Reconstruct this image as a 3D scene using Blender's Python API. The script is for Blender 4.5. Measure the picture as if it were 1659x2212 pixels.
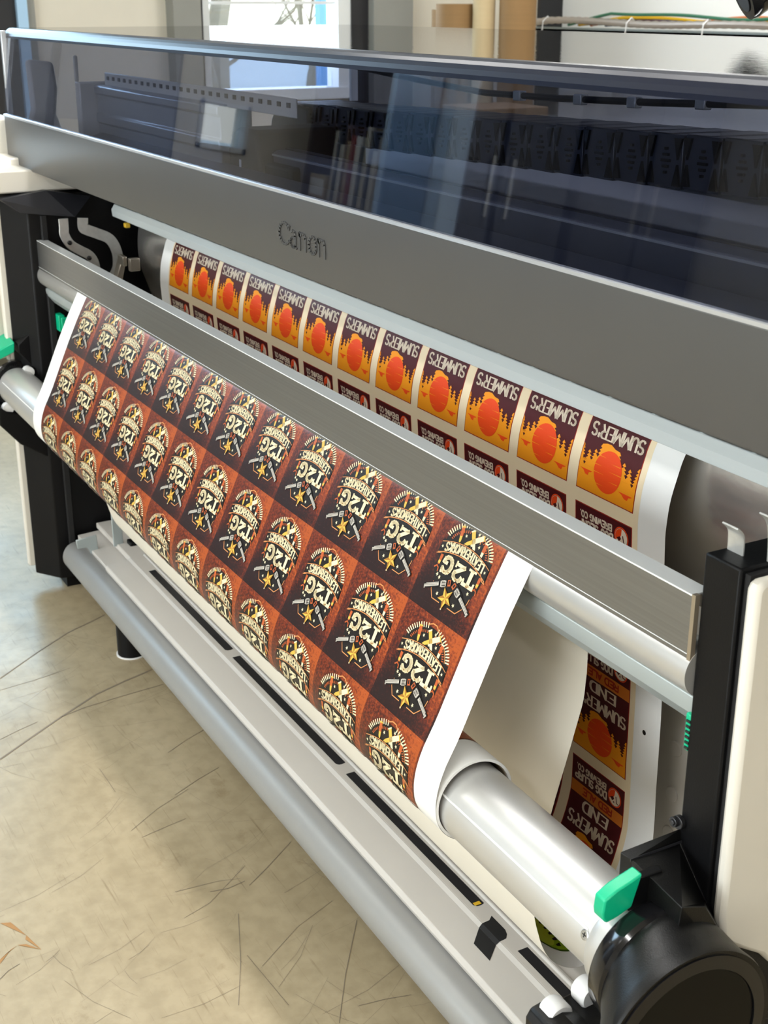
import bpy, bmesh, math, random
from mathutils import Vector
from mathutils.geometry import tessellate_polygon
random.seed(7)
R = math.radians
for o in list(bpy.data.objects): bpy.data.objects.remove(o)
SC = bpy.context.scene
COL = SC.collection
FZ = -0.03                                   # floor height

# ------------------------------------------------------------ camera
cam_d = bpy.data.cameras.new('camera'); cam = bpy.data.objects.new('camera', cam_d); COL.objects.link(cam)
cam.location = (0, 0, 1.4); cam.rotation_euler = (R(90 - 20.9), 0, R(90 - 28.87))
cam_d.sensor_fit = 'VERTICAL'; cam_d.sensor_height = 36; cam_d.lens = 2890 / 2212 * 36
cam_d.clip_start = .05; cam_d.clip_end = 200
cam_d.dof.use_dof = True; cam_d.dof.focus_distance = 1.75; cam_d.dof.aperture_fstop = 14
SC.camera = cam
SC.view_settings.view_transform = 'Standard'; SC.view_settings.look = 'None'
SC.view_settings.gamma = 1; SC.view_settings.use_curve_mapping = False
SC.view_settings.exposure = 0.14

# ------------------------------------------------------------ world: bright hazy daylight outside
W = bpy.data.worlds.new('daylight'); SC.world = W; W.use_nodes = True
wn = W.node_tree.nodes; wl = W.node_tree.links
bg = wn['Background']
tcw = wn.new('ShaderNodeTexCoord'); spw = wn.new('ShaderNodeSeparateXYZ'); rmp = wn.new('ShaderNodeValToRGB')
wl.new(tcw.outputs['Generated'], spw.inputs[0]); wl.new(spw.outputs['Z'], rmp.inputs[0]); wl.new(rmp.outputs[0], bg.inputs[0])
rmp.color_ramp.elements[0].position = -.05; rmp.color_ramp.elements[0].color = (.75, .76, .70, 1)
rmp.color_ramp.elements[1].position = .5; rmp.color_ramp.elements[1].color = (.50, .72, 1.0, 1)
e = rmp.color_ramp.elements.new(.08); e.color = (.86, .93, 1.0, 1)
bg.inputs[1].default_value = 3.0

# ------------------------------------------------------------ lights (daylight at the openings, an added front fill, ceiling lamps further down in their builder)
def area(name, loc, rot, sx, sy, energy, col):
    l = bpy.data.lights.new(name, 'AREA'); l.shape = 'RECTANGLE'; l.size = sx; l.size_y = sy
    l.energy = energy; l.color = col
    o = bpy.data.objects.new(name, l); COL.objects.link(o); o.location = loc; o.rotation_euler = rot
    return o
area('daylight_left_door', (-6.75, 1.12, 1.85), (0, R(-90), 0), 1.25, .85, 36, (.50, .78, 1.0))
area('daylight_high_window', (-6.75, -.35, 2.08), (0, R(-90), 0), 1.0, 1.6, 46, (.50, .76, 1.0))
area('daylight_left_window', (-6.75, 2.97, 1.65), (0, R(-90), 0), 1.3, .8, 22, (.8, .9, 1.0))
area('added_front_fill', (-1.2, -4.15, 1.75), (R(90), 0, 0), 4.4, 1.7, 150, (1.0, .99, .97))  # fill light added on the camera side, in an unseen front window
LAMPS = [(-4.6, -1.6), (-2.3, -1.6), (0.2, -1.6), (-3.75, .95), (-2.2, .95), (-.65, .95), (-4.3, 3.3), (-1.8, 3.3), (2.3, -.6)]  # last two lamps added to brighten the back wall and the right cover
LAMP_W = [16, 17, 19, 13, 14, 12, 32, 32, 42]

# ------------------------------------------------------------ materials
def s2l(c):
    return tuple((x / 12.92 if x <= .04045 else ((x + .055) / 1.055) ** 2.4) for x in c)
def hexc(h):
    h = h.lstrip('#'); return s2l([int(h[i:i + 2], 16) / 255 for i in (0, 2, 4)])
MC = {}
def mat(name, col, rough=.5, metal=0, coat=0, spec=.5, bump=None, var=None, sheen=0):
    """col linear; bump=(scale vec, strength, distance); var=(scale vec, amount) tonal variation"""
    if name in MC: return MC[name]
    m = bpy.data.materials.new(name); m.use_nodes = True; nt = m.node_tree; N = nt.nodes; L = nt.links
    b = N['Principled BSDF']
    b.inputs['Base Color'].default_value = (*col, 1); b.inputs['Roughness'].default_value = rough
    b.inputs['Metallic'].default_value = metal; b.inputs['Coat Weight'].default_value = coat
    b.inputs['Coat Roughness'].default_value = .08; b.inputs['Specular IOR Level'].default_value = spec
    tc = N.new('ShaderNodeTexCoord')
    def noise(sc, det=3):
        mp = N.new('ShaderNodeMapping'); mp.inputs['Scale'].default_value = sc
        n = N.new('ShaderNodeTexNoise'); n.inputs['Scale'].default_value = 1; n.inputs['Detail'].default_value = det
        L.new(tc.outputs['Object'], mp.inputs[0]); L.new(mp.outputs[0], n.inputs['Vector']); return n
    v = var or ((9, 9, 9), .04)
    n = noise(v[0]); mx = N.new('ShaderNodeMix'); mx.data_type = 'RGBA'
    mx.inputs['A'].default_value = (*[c * (1 - v[1]) for c in col], 1)
    mx.inputs['B'].default_value = (*[min(1, c * (1 + v[1])) for c in col], 1)
    L.new(n.outputs['Fac'], mx.inputs['Factor']); L.new(mx.outputs['Result'], b.inputs['Base Color'])
    if bump:
        n2 = noise(bump[0], 4); bp = N.new('ShaderNodeBump'); bp.inputs['Strength'].default_value = bump[1]
        bp.inputs['Distance'].default_value = bump[2]
        L.new(n2.outputs['Fac'], bp.inputs['Height']); L.new(bp.outputs[0], b.inputs['Normal'])
    MC[name] = m; return m

M_black = mat('black_powder_coat', (.0032, .0032, .0038), .46, spec=.2, bump=((420, 420, 420), .25, .0006))
M_blackgloss = mat('black_gloss_plastic', (.007, .007, .008), .12)
M_blackflat = mat('black_shadow_metal', (.006, .006, .007), .7)
M_casting = mat('black_textured_plastic', (.0035, .0035, .0036), .36, spec=.32, bump=((700, 700, 700), .4, .0005), var=((60, 60, 60), .3))
M_disc = mat('dark_brown_black_disc', (.008, .0072, .005), .5, spec=.12)
M_white = mat('cream_white_cover', hexc('e2ddd2'), .38, bump=((300, 300, 300), .05, .0003))
M_whiteedge = mat('white_plastic', hexc('eeeeee'), .35)
M_fascia = mat('satin_grey_metal_paint', hexc('585858'), .40, metal=.3, bump=((500, 500, 500), .04, .0002))
M_trim = mat('bright_trim_edge', (.75, .78, .82), .2, metal=.6)
M_strip = mat('anodised_aluminium', (.84, .90, .90), .30, metal=.2, bump=((4, 300, 300), .05, .0002), var=((3, 40, 60), .05))
M_bar = mat('brushed_aluminium', (.27, .275, .28), .33, metal=.85, bump=((3, 700, 900), .35, .0002), var=((2.5, 300, 420), .16))
M_bartop = mat('lit_bar_top_aluminium', (.86, .89, .91), .26, metal=.15, bump=((3, 500, 500), .2, .0002))  # paler than the bar face: reflected daylight put into the base colour
M_endcap = mat('brass_tinted_edge', (.42, .36, .28), .35, metal=.7)
M_roller = mat('silver_roller', (.62, .62, .61), .34, metal=.65)
M_tube = mat('satin_silver_tube', (.64, .64, .63), .38, metal=.62, bump=((60, 60, 60), .02, .0003))
M_grey = mat('grey_foam_tube', (.34, .34, .33), .42, metal=.25)
M_beam = mat('blue_grey_metal', (.42, .47, .48), .42, metal=.4)
M_tray = mat('warm_grey_tray', hexc('c9c5bf'), .42, bump=((350, 350, 350), .06, .0003))
M_panel = mat('light_grey_back_panel', hexc('cfcac3'), .5)
M_platen = mat('stainless_platen', (.78, .75, .72), .24, metal=.9, bump=((5, 9, 9), .25, .012), var=((4, 12, 12), .12))
M_zinc = mat('zinc_bracket', (.60, .61, .60), .36, metal=.6, var=((90, 90, 90), .15))
M_zincblue = mat('pale_zinc_plate', (.44, .50, .51), .4, metal=.4)
M_green = mat('green_lever_plastic', (.0, .47, .24), .35)
M_rail = mat('interior_rail', (.45, .46, .46), .35, metal=.5)
M_raildark = mat('interior_rail_dark', (.11, .115, .13), .4, metal=.4)
M_plate = mat('perforated_plate', (.62, .60, .55), .5)
M_chain = mat('cable_chain_plastic', (.018, .022, .035), .35)
M_yellow = mat('yellow_sticker', (.8, .5, .03), .5)
M_kraft = mat('kraft_cardboard', hexc('86673f'), .75, var=((3, 3, 90), .12))
M_kraft2 = mat('pale_kraft_cardboard', hexc('bda983'), .75, var=((3, 3, 60), .08))
M_paper = mat('plain_vinyl_back', hexc('e6e0d2'), .5)
M_vinyl = mat('white_vinyl_face', hexc('f4f4f2'), .36, spec=.5)
M_core = mat('cardboard_core', (.22, .17, .11), .8)
M_screw = mat('steel_screw', (.55, .56, .56), .25, metal=.9)
M_screwd = mat('dark_screw', (.06, .06, .065), .25, metal=.8)

def glass_mat(name, tint, ior=1.5, rough=.0, bump=0, pwr=4.6):
    m = bpy.data.materials.new(name); m.use_nodes = True; nt = m.node_tree; N = nt.nodes; L = nt.links
    N.remove(N['Principled BSDF']); out = N['Material Output']
    tr = N.new('ShaderNodeBsdfTransparent'); tr.inputs[0].default_value = (*tint, 1)
    gl = N.new('ShaderNodeBsdfGlossy'); gl.inputs['Roughness'].default_value = rough
    fr = N.new('ShaderNodeLayerWeight'); fr.inputs['Blend'].default_value = .5
    pw = N.new('ShaderNodeMath'); pw.operation = 'POWER'; pw.inputs[1].default_value = pwr; L.new(fr.outputs['Facing'], pw.inputs[0])
    f0 = ((ior - 1) / (ior + 1)) ** 2
    ma = N.new('ShaderNodeMath'); ma.operation = 'MULTIPLY_ADD'; ma.inputs[1].default_value = 1 - f0; ma.inputs[2].default_value = f0; L.new(pw.outputs[0], ma.inputs[0])
    mx = N.new('ShaderNodeMixShader'); L.new(ma.outputs[0], mx.inputs[0]); L.new(tr.outputs[0], mx.inputs[1]); L.new(gl.outputs[0], mx.inputs[2])
    L.new(mx.outputs[0], out.inputs['Surface'])
    if bump:
        tc = N.new('ShaderNodeTexCoord'); n = N.new('ShaderNodeTexNoise'); n.inputs['Scale'].default_value = 90; n.inputs['Detail'].default_value = 5
        bp = N.new('ShaderNodeBump'); bp.inputs['Strength'].default_value = bump; bp.inputs['Distance'].default_value = .0004
        L.new(tc.outputs['Object'], n.inputs['Vector']); L.new(n.outputs[0], bp.inputs['Height'])
        L.new(bp.outputs[0], gl.inputs['Normal']); L.new(bp.outputs[0], fr.inputs['Normal'])
    return m
M_smoke = glass_mat('smoked_acrylic', (.66, .68, .75), 1.5)
M_clear = glass_mat('clear_acrylic_end', (.93, .94, .97), 1.4)
M_smoketop = glass_mat('smoked_acrylic_lid', (.28, .30, .37), 1.9, .03, .5, 1.5)
M_window = glass_mat('clear_window_glass', (.95, .97, .97), 1.4)

def emis(name, col, st):
    m = bpy.data.materials.new(name); m.use_nodes = True; N = m.node_tree.nodes
    b = N['Principled BSDF']; b.inputs['Base Color'].default_value = (*col, 1)
    b.inputs['Emission Color'].default_value = (*col, 1); b.inputs['Emission Strength'].default_value = st
    return m

# ------------------------------------------------------------ mesh helpers
class MB:
    def __init__(s): s.v = []; s.f = []; s.m = []
    def poly(s, pts, mi=0):
        n = len(s.v); s.v += [tuple(p) for p in pts]; s.f.append(tuple(range(n, n + len(pts)))); s.m.append(mi)
    def box(s, x0, x1, y0, y1, z0, z1, mi=0):
        n = len(s.v); s.v += [(x, y, z) for z in (z0, z1) for y in (y0, y1) for x in (x0, x1)]
        for f in ((0, 2, 3, 1), (4, 5, 7, 6), (0, 1, 5, 4), (2, 6, 7, 3), (0, 4, 6, 2), (1, 3, 7, 5)):
            s.f.append(tuple(n + i for i in f)); s.m.append(mi)
        return s
    def prism(s, prof, a0, a1, axis='x', mi=0, cap=True):
        """prof: 2D closed polygon; axis x -> (y,z), y -> (x,z), z -> (x,y)"""
        n = len(s.v); k = len(prof)
        def P(a, p): return {'x': (a, p[0], p[1]), 'y': (p[0], a, p[1]), 'z': (p[0], p[1], a)}[axis]
        s.v += [P(a0, p) for p in prof] + [P(a1, p) for p in prof]
        for i in range(k):
            j = (i + 1) % k; s.f.append((n + i, n + j, n + k + j, n + k + i)); s.m.append(mi)
        if cap:
            s.f.append(tuple(n + i for i in reversed(range(k)))); s.m.append(mi)
            s.f.append(tuple(n + k + i for i in range(k))); s.m.append(mi)
        return s
    def loft(s, rings, mi=0, cap=True):
        n = len(s.v); k = len(rings[0])
        for r in rings: s.v += [tuple(p) for p in r]
        for q in range(len(rings) - 1):
            for i in range(k):
                j = (i + 1) % k; a = n + q * k; s.f.append((a + i, a + j, a + k + j, a + k + i)); s.m.append(mi)
        if cap:
            s.f.append(tuple(n + i for i in reversed(range(k)))); s.m.append(mi)
            s.f.append(tuple(n + (len(rings) - 1) * k + i for i in range(k))); s.m.append(mi)
        return s
    def lathex(s, cy, cz, prof, seg=48, mi=0, cap=True):
        """prof: list of (x, r [,cy,cz])"""
        rings = []
        for p in prof:
            y, z = (p[2], p[3]) if len(p) > 2 else (cy, cz)
            rings.append([(p[0], y + p[1] * math.cos(2 * math.pi * i / seg), z + p[1] * math.sin(2 * math.pi * i / seg)) for i in range(seg)])
        return s.loft(rings, mi, cap)
    def cylz(s, x, y, z0, z1, r, seg=32, mi=0, r1=None):
        r1 = r if r1 is None else r1
        return s.loft([[(x + q * math.cos(2 * math.pi * i / seg), y + q * math.sin(2 * math.pi * i / seg), z) for i in range(seg)] for z, q in ((z0, r), (z1, r1))], mi)
    def cyly(s, x, z, y0, y1, r, seg=24, mi=0):
        return s.loft([[(x + r * math.cos(2 * math.pi * i / seg), y, z + r * math.sin(2 * math.pi * i / seg)) for i in range(seg)] for y in (y0, y1)], mi)
    def path(s, pts, r, seg=8, mi=0):
        rings = []
        for i, p in enumerate(pts):
            a = Vector(pts[max(0, i - 1)]); b = Vector(pts[min(len(pts) - 1, i + 1)]); t = (b - a).normalized()
            u = t.cross(Vector((0, 0, 1)));
            if u.length < 1e-3: u = t.cross(Vector((0, 1, 0)))
            u.normalize(); w = t.cross(u); rr = r[i] if isinstance(r, (list, tuple)) else r
            rings.append([tuple(Vector(p) + u * rr * math.cos(2 * math.pi * k / seg) + w * rr * math.sin(2 * math.pi * k / seg)) for k in range(seg)])
        return s.loft(rings, mi)
    def build(s, name, mats, parent=None, bevel=0, smooth=35, origin=None):
        if not isinstance(mats, (list, tuple)): mats = [mats]
        me = bpy.data.meshes.new(name)
        org = Vector(origin) if origin else (parent.location.copy() if parent and parent.parent is None else Vector((0, 0, 0)))
        if parent and parent.parent is not None: org = WORLD_LOC[parent.name]
        me.from_pydata([tuple(Vector(p) - org) for p in s.v], [], s.f)
        for m in mats: me.materials.append(m)
        me.polygons.foreach_set('material_index', s.m); me.validate(); me.update()
        bm = bmesh.new(); bm.from_mesh(me); bmesh.ops.recalc_face_normals(bm, faces=bm.faces); bm.to_mesh(me); bm.free()
        if smooth: me.shade_smooth(); me.set_sharp_from_angle(angle=R(smooth))
        o = bpy.data.objects.new(name, me); COL.objects.link(o)
        WORLD_LOC[o.name] = org
        if parent: o.parent = parent
        else: o.location = org
        if bevel:
            b = o.modifiers.new('bevel', 'BEVEL'); b.width = bevel; b.segments = 2; b.limit_method = 'ANGLE'; b.angle_limit = R(40)
        return o
WORLD_LOC = {}
def thing(name, label, cat, loc=(0, 0, 0), group=None):
    o = bpy.data.objects.new(name, None); COL.objects.link(o); o.location = loc; o.empty_display_size = .05
    o['label'] = label; o['category'] = cat
    if group: o['group'] = group
    WORLD_LOC[o.name] = Vector(loc); return o
def tag(o, label, cat, group=None, kind=None):
    if label: o['label'] = label
    if cat: o['category'] = cat
    if group: o['group'] = group
    if kind: o['kind'] = kind
    return o
def struct(o): o['kind'] = 'structure'; return o
def rrect(x0, x1, y0, y1, r, n=5):
    pts = []
    for cx, cy, a in ((x1 - r, y1 - r, 0), (x0 + r, y1 - r, 90), (x0 + r, y0 + r, 180), (x1 - r, y0 + r, 270)):
        for i in range(n + 1):
            t = R(a + 90 * i / n); pts.append((cx + r * math.cos(t), cy + r * math.sin(t)))
    return pts

# ============================================================ SETTING
# floor
def floor_mat():
    m = bpy.data.materials.new('scuffed_beige_concrete'); m.use_nodes = True; nt = m.node_tree; N = nt.nodes; L = nt.links
    b = N['Principled BSDF']; tc = N.new('ShaderNodeTexCoord')
    def nz(scale, det=5, sc=(1, 1, 1), rot=0, rough=.55):
        mp = N.new('ShaderNodeMapping'); mp.inputs['Scale'].default_value = sc; mp.inputs['Rotation'].default_value = (0, 0, R(rot))
        n = N.new('ShaderNodeTexNoise'); n.inputs['Scale'].default_value = scale; n.inputs['Detail'].default_value = det; n.inputs['Roughness'].default_value = rough
        L.new(tc.outputs['Object'], mp.inputs[0]); L.new(mp.outputs[0], n.inputs['Vector']); return n.outputs['Fac']
    def ramp(f, p0, p1, c0, c1):
        r = N.new('ShaderNodeValToRGB'); r.color_ramp.elements[0].position = p0; r.color_ramp.elements[1].position = p1
        r.color_ramp.elements[0].color = (*c0, 1); r.color_ramp.elements[1].color = (*c1, 1); L.new(f, r.inputs[0]); return r.outputs[0]
    def mul(a, bb):
        x = N.new('ShaderNodeMix'); x.data_type = 'RGBA'; x.blend_type = 'MULTIPLY'; x.inputs['Factor'].default_value = 1
        L.new(a, x.inputs['A']); L.new(bb, x.inputs['B']); return x.outputs['Result']
    base = ramp(nz(2.2, 6), .3, .7, hexc('a29375'), hexc('b5a688'))
    c = mul(base, ramp(nz(30, 6), .35, .62, (.86, .85, .83), (1, 1, 1)))
    for rot, sc in ((20, (2.3, 40, 1)), (-38, (2.6, 60, 1)), (75, (2.2, 54, 1)), (-65, (2.8, 80, 1)), (-5, (3.2, 70, 1))):
        c = mul(c, ramp(nz(2.4, 8, sc, rot, .6), .27, .36, (.72, .69, .64), (1, 1, 1)))
    c = mul(c, ramp(nz(7, 9, (1, 1, 1), 0, .75), .28, .40, (.76, .72, .66), (1, 1, 1)))
    L.new(c, b.inputs['Base Color'])
    rr = N.new('ShaderNodeMapRange'); rr.inputs['To Min'].default_value = .26; rr.inputs['To Max'].default_value = .48
    L.new(nz(5, 6), rr.inputs['Value']); L.new(rr.outputs[0], b.inputs['Roughness'])
    bp = N.new('ShaderNodeBump'); bp.inputs['Strength'].default_value = .15; bp.inputs['Distance'].default_value = .002
    L.new(nz(14, 8), bp.inputs['Height']); L.new(bp.outputs[0], b.inputs['Normal'])
    return m
M_floor = floor_mat()
M_crack = mat('floor_scratch_line', hexc('7d7160'), .6)
f = MB(); f.box(-7, 4, -4.3, 4.9, FZ - .1, FZ)
def scratch(pts, w):
    for (xa, ya), (xb, yb) in zip(pts, pts[1:]):
        d = Vector((xb - xa, yb - ya)).normalized(); n = Vector((-d.y, d.x)) * w
        f.poly([(xa - n.x, ya - n.y, FZ + .0006), (xb - n.x, yb - n.y, FZ + .0006), (xb + n.x, yb + n.y, FZ + .0006), (xa + n.x, ya + n.y, FZ + .0006)], 1)
scratch([(-2.774, 0.539), (-2.863, 0.649), (-2.929, 0.739), (-2.985, 0.851)], .0016)
scratch([(-2.427, 0.453), (-2.484, 0.534), (-2.536, 0.61), (-2.597, 0.706), (-2.627, 0.784), (-2.649, 0.854)], .0022)
scratch([(-2.536, 0.61), (-2.552, 0.666), (-2.562, 0.755), (-2.57, 0.853)], .001)
for pts_, w_ in (([(-2.719, 0.525), (-2.729, 0.606), (-2.747, 0.692)], .0006), ([(-2.505, 0.472), (-2.523, 0.513), (-2.541, 0.561)], .0007), ([(-2.288, 0.759), (-2.318, 0.811), (-2.339, 0.858)], .0006),
        ([(-2.134, 0.716), (-2.165, 0.777), (-2.186, 0.828)], .0007), ([(-2.296, 0.618), (-2.246, 0.619), (-2.199, 0.619)], .0005), ([(-2.061, 0.604), (-2.106, 0.671), (-2.141, 0.746)], .0005),
        ([(-2.031, 0.614), (-2.04, 0.656), (-2.049, 0.706)], .0005), ([(-1.805, 0.729), (-1.836, 0.776), (-1.887, 0.847)], .0006), ([(-1.776, 0.598), (-1.793, 0.651), (-1.861, 0.745)], .0004),
        ([(-1.432, 0.713), (-1.522, 0.77), (-1.632, 0.848)], .0006), ([(-1.54, 0.596), (-1.63, 0.638), (-1.743, 0.682)], .0005), ([(-1.639, 0.653), (-1.572, 0.658), (-1.503, 0.663)], .0005),
        ([(-1.85, 0.61), (-1.842, 0.687), (-1.83, 0.723)], .0005), ([(-1.451, 0.756), (-1.444, 0.798), (-1.433, 0.838)], .0006), ([(-1.604, 0.664), (-1.664, 0.754), (-1.698, 0.836)], .0004),
        ([(-1.821, 0.663), (-1.815, 0.693), (-1.82, 0.727)], .0008), ([(-1.774, 0.292), (-1.788, 0.309), (-1.795, 0.328)], .0006)):
    scratch(pts_, w_)
rs_ = random.Random(11)
for i in range(190):
    x_ = rs_.uniform(-3.2, -1.2); y_ = rs_.uniform(.2, .9); a_ = rs_.choice((R(118), R(105), R(75), R(20))) + rs_.uniform(-.3, .3); l_ = rs_.uniform(.015, .09)
    scratch([(x_, y_), (x_ + l_ * math.cos(a_), y_ + l_ * math.sin(a_)), (x_ + 2 * l_ * math.cos(a_ + .1), y_ + 2 * l_ * math.sin(a_ + .1))], rs_.uniform(.0001, .00028))
for tri_ in ([(-1.911, .326), (-1.904, .342), (-1.859, .356)], [(-1.859, .356), (-1.812, .368), (-1.850, .352)], [(-1.812, .368), (-1.837, .35), (-1.842, .337)], [(-1.836, .325), (-1.81, .301), (-1.82, .303)], [(-1.842, .337), (-1.836, .325), (-1.820, .303)]):
    f.poly([(x_, y_, FZ + .0007) for x_, y_ in tri_], 2)
fl = struct(f.build('floor', [M_floor, M_crack, mat('floor_rust_stain', hexc('a67a45'), .6)], smooth=0))

M_wallw = mat('white_painted_wall', hexc('f3f2ee'), .6, var=((1.5, 1.5, 1.5), .02))
M_wallb = mat('beige_painted_wall', hexc('d6cfc0'), .65, var=((6, 6, 6), .05))
M_pillar = mat('grey_pillar_paint', hexc('8a8a84'), .6)
M_dark = mat('dark_frame', (.015, .015, .018), .4)
M_frame = mat('white_window_frame', hexc('dfe2e2'), .4)
M_framebl = mat('pale_blue_door_frame', hexc('a9cbe8'), .35)
M_ceil = mat('white_ceiling', hexc('dcdad4'), .8)
H = 2.95
XW = -6.5
# left wall with door opening (Y -1.3..1.6) and window opening (Y 2.586..3.35)
w = MB()
w.box(XW - .15, XW, -4.3, -1.16, FZ, H); w.box(XW - .15, XW, -.92, .65, FZ, 1.55); w.box(XW - .15, XW, -1.16, -.92, FZ, 1.07); w.box(XW - .15, XW, -1.16, -.92, 1.27, 1.55); w.box(XW - .15, XW, -1.16, .65, 2.6, H); w.box(XW - .15, XW, .65, 1.6, 2.6, H)
w.box(XW - .15, XW, 1.6, 2.586, FZ, H); w.box(XW - .15, XW, 2.586, 3.35, FZ, .98); w.box(XW - .15, XW, 2.586, 3.35, 2.3, H)
w.box(XW - .15, XW, 3.35, 4.9, FZ, H)
struct(w.build('wall_left', M_wallb, smooth=0))
w = MB(); w.box(-6.9, 4.1, 4.7, 4.85, FZ, H); struct(w.build('wall_back', M_wallw, smooth=0))
w = MB(); w.box(-6.65, -3.4, -4.15, -4.0, FZ, H); w.box(1.0, 4.1, -4.15, -4.0, FZ, H); w.box(-3.4, 1.0, -4.15, -4.0, FZ, .9); w.box(-3.4, 1.0, -4.15, -4.0, 2.6, H)
struct(w.build('wall_front', M_wallw, smooth=0))
w = MB(); w.box(4.0, 4.15, -4.15, 4.85, FZ, H); struct(w.build('wall_right', M_wallw, smooth=0))
w = MB(); w.box(-6.65, 4.15, -4.15, 4.85, H, H + .1); struct(w.build('ceiling', M_ceil, smooth=0))
# door (glazed, left wall)
w = MB(); w.box(XW - .10, XW + .02, 1.55, 1.665, FZ, 2.6, 0); w.box(XW - .10, XW + .02, .62, .70, FZ, 2.6, 0)
w.box(XW - .10, XW + .02, .70, 1.55, 2.5, 2.6, 0); w.box(XW - .08, XW + .01, .70, 1.55, FZ, 1.2, 0)
w.box(XW - .02, XW + .05, 1.665, 1.712, FZ, 2.6, 1)
door = struct(w.build('door_1', [M_dark, M_framebl], smooth=0))
w = MB(); w.box(XW - .05, XW - .044, .70, 1.55, 1.2, 2.5); w.build('pane', M_window, door, smooth=0)
# window
w = MB(); w.box(XW - .1, XW + .03, 3.30, 3.372, .93, 2.35); w.box(XW - .1, XW + .03, 2.565, 2.60, .93, 2.35)
w.box(XW - .1, XW + .05, 2.565, 3.372, .93, .985); w.box(XW - .1, XW + .03, 2.565, 3.372, 2.3, 2.35)
w.box(XW - .08, XW + .0, 2.6, 3.3, 1.385, 1.40)
win = struct(w.build('window_1', M_frame, smooth=0))
w = MB(); w.box(XW - .05, XW - .045, 2.6, 3.3, .985, 2.3); w.build('pane', M_window, win, smooth=0)
w = MB(); w.box(-3.4, 1.0, -4.1, -4.0, .86, .9); w.box(-3.4, 1.0, -4.1, -4.0, 2.6, 2.65)  # unseen front window, added as the opening for the fill light
for x in (-3.42, -2.0, -.6, .98): w.box(x, x + .05, -4.1, -3.98, .9, 2.6)
win = struct(w.build('added_fill_window', M_frame, smooth=0))
w = MB(); w.box(-3.4, 1.0, -4.06, -4.055, .9, 2.6); w.build('pane', M_window, win, smooth=0)
w = MB(); w.box(XW - .1, XW + .015, -1.175, -.905, 1.05, 1.075); w.box(XW - .1, XW + .015, -1.175, -.905, 1.265, 1.285); w.box(XW - .1, XW + .015, -1.175, -1.155, 1.05, 1.285); w.box(XW - .1, XW + .015, -.925, -.905, 1.05, 1.285)
win = struct(w.build('window_3', M_frame, smooth=0))
w = MB(); w.box(XW - .05, XW - .045, -1.155, -.925, 1.075, 1.265); w.build('pane', M_window, win, smooth=0)
w = MB()
for y in (-1.16, -.35, .62): w.box(XW - .1, XW + .02, y, y + .035, 1.55, 2.6)
w.box(XW - .1, XW + .03, -1.16, .65, 1.53, 1.565); w.box(XW - .1, XW + .03, -1.16, .65, 2.585, 2.62)
win = struct(w.build('window_4', M_frame, smooth=0))
w = MB(); w.box(XW - .05, XW - .045, -1.13, .63, 1.56, 2.59); w.build('pane', M_window, win, smooth=0)
# pillars and trims
w = MB(); w.box(XW, XW + .10, 2.39, 2.53, FZ, H); struct(w.build('trim_1', M_pillar, smooth=0))
w = MB(); w.box(XW, XW + .03, 2.53, 2.566, FZ, H); w.box(XW, XW + .04, 3.372, 3.47, FZ, H); w.box(XW, XW + .03, 1.712, 1.75, FZ, H, 1); struct(w.build('trim_2', [M_dark, M_pillar], smooth=0))
w = MB(); w.box(XW, XW + .10, 3.47, 3.70, FZ, H); struct(w.build('trim_3', M_pillar, smooth=0))
w = MB(); w.box(-6.6, -6.47, 4.55, 4.7, FZ, H); struct(w.build('trim_4', M_dark, smooth=0))

# outside: bare trees and a post
M_bark = mat('pale_bark', hexc('9a8a74'), .8, var=((20, 20, 4), .2))
def tree(x, y, seed, label):
    rnd = random.Random(seed); t = thing('bare_tree', label, 'tree', (x, y, FZ), 'bare trees outside the window')
    tr = MB(); br = MB()
    def grow(p, d, L, r, lev):
        pts = [p]; q = Vector(p); dd = Vector(d)
        for i in range(4):
            dd = (dd + Vector((rnd.uniform(-.25, .25), rnd.uniform(-.25, .25), rnd.uniform(-.05, .15)))).normalized(); q = q + dd * L / 4; pts.append(tuple(q))
        (tr if lev == 0 else br).path(pts, [r * (1 - .14 * i) for i in range(5)], 5)
        if lev < 3:
            for i in range(1, 5):
                for k in range(2 if lev else 2):
                    nd = (dd + Vector((rnd.uniform(-1, 1), rnd.uniform(-1, 1), rnd.uniform(0, .7)))).normalized()
                    grow(pts[i], nd, L * rnd.uniform(.45, .65), r * .45, lev + 1)
    grow((x, y, FZ), (0, 0, 1), 2.6, .10, 0)
    tr.build('trunk', M_bark, t); br.build('branches', M_bark, t)
tree(-10.2, 4.1, 1, 'bare tree outside, behind left part of the window')
tree(-14.5, 7.0, 5, 'bare tree outside, behind right part of the window')
w = MB(); w.box(-60, XW - .16, -40, 40, FZ - .25, FZ - .1); struct(w.build('ground', mat('pale_ground', hexc('e6e2d2'), .8), smooth=0))
w = MB(); w.box(-9.02, -8.94, 4.42, 4.49, FZ - .1, 3.2); w.box(-9.04, -8.92, 4.40, 4.51, FZ - .1, FZ - .05)
tag(w.build('fence_post', mat('sky_blue_post', hexc('7fb4e6'), .4)), 'sky blue post outside, behind the right half of the window', 'post')

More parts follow.
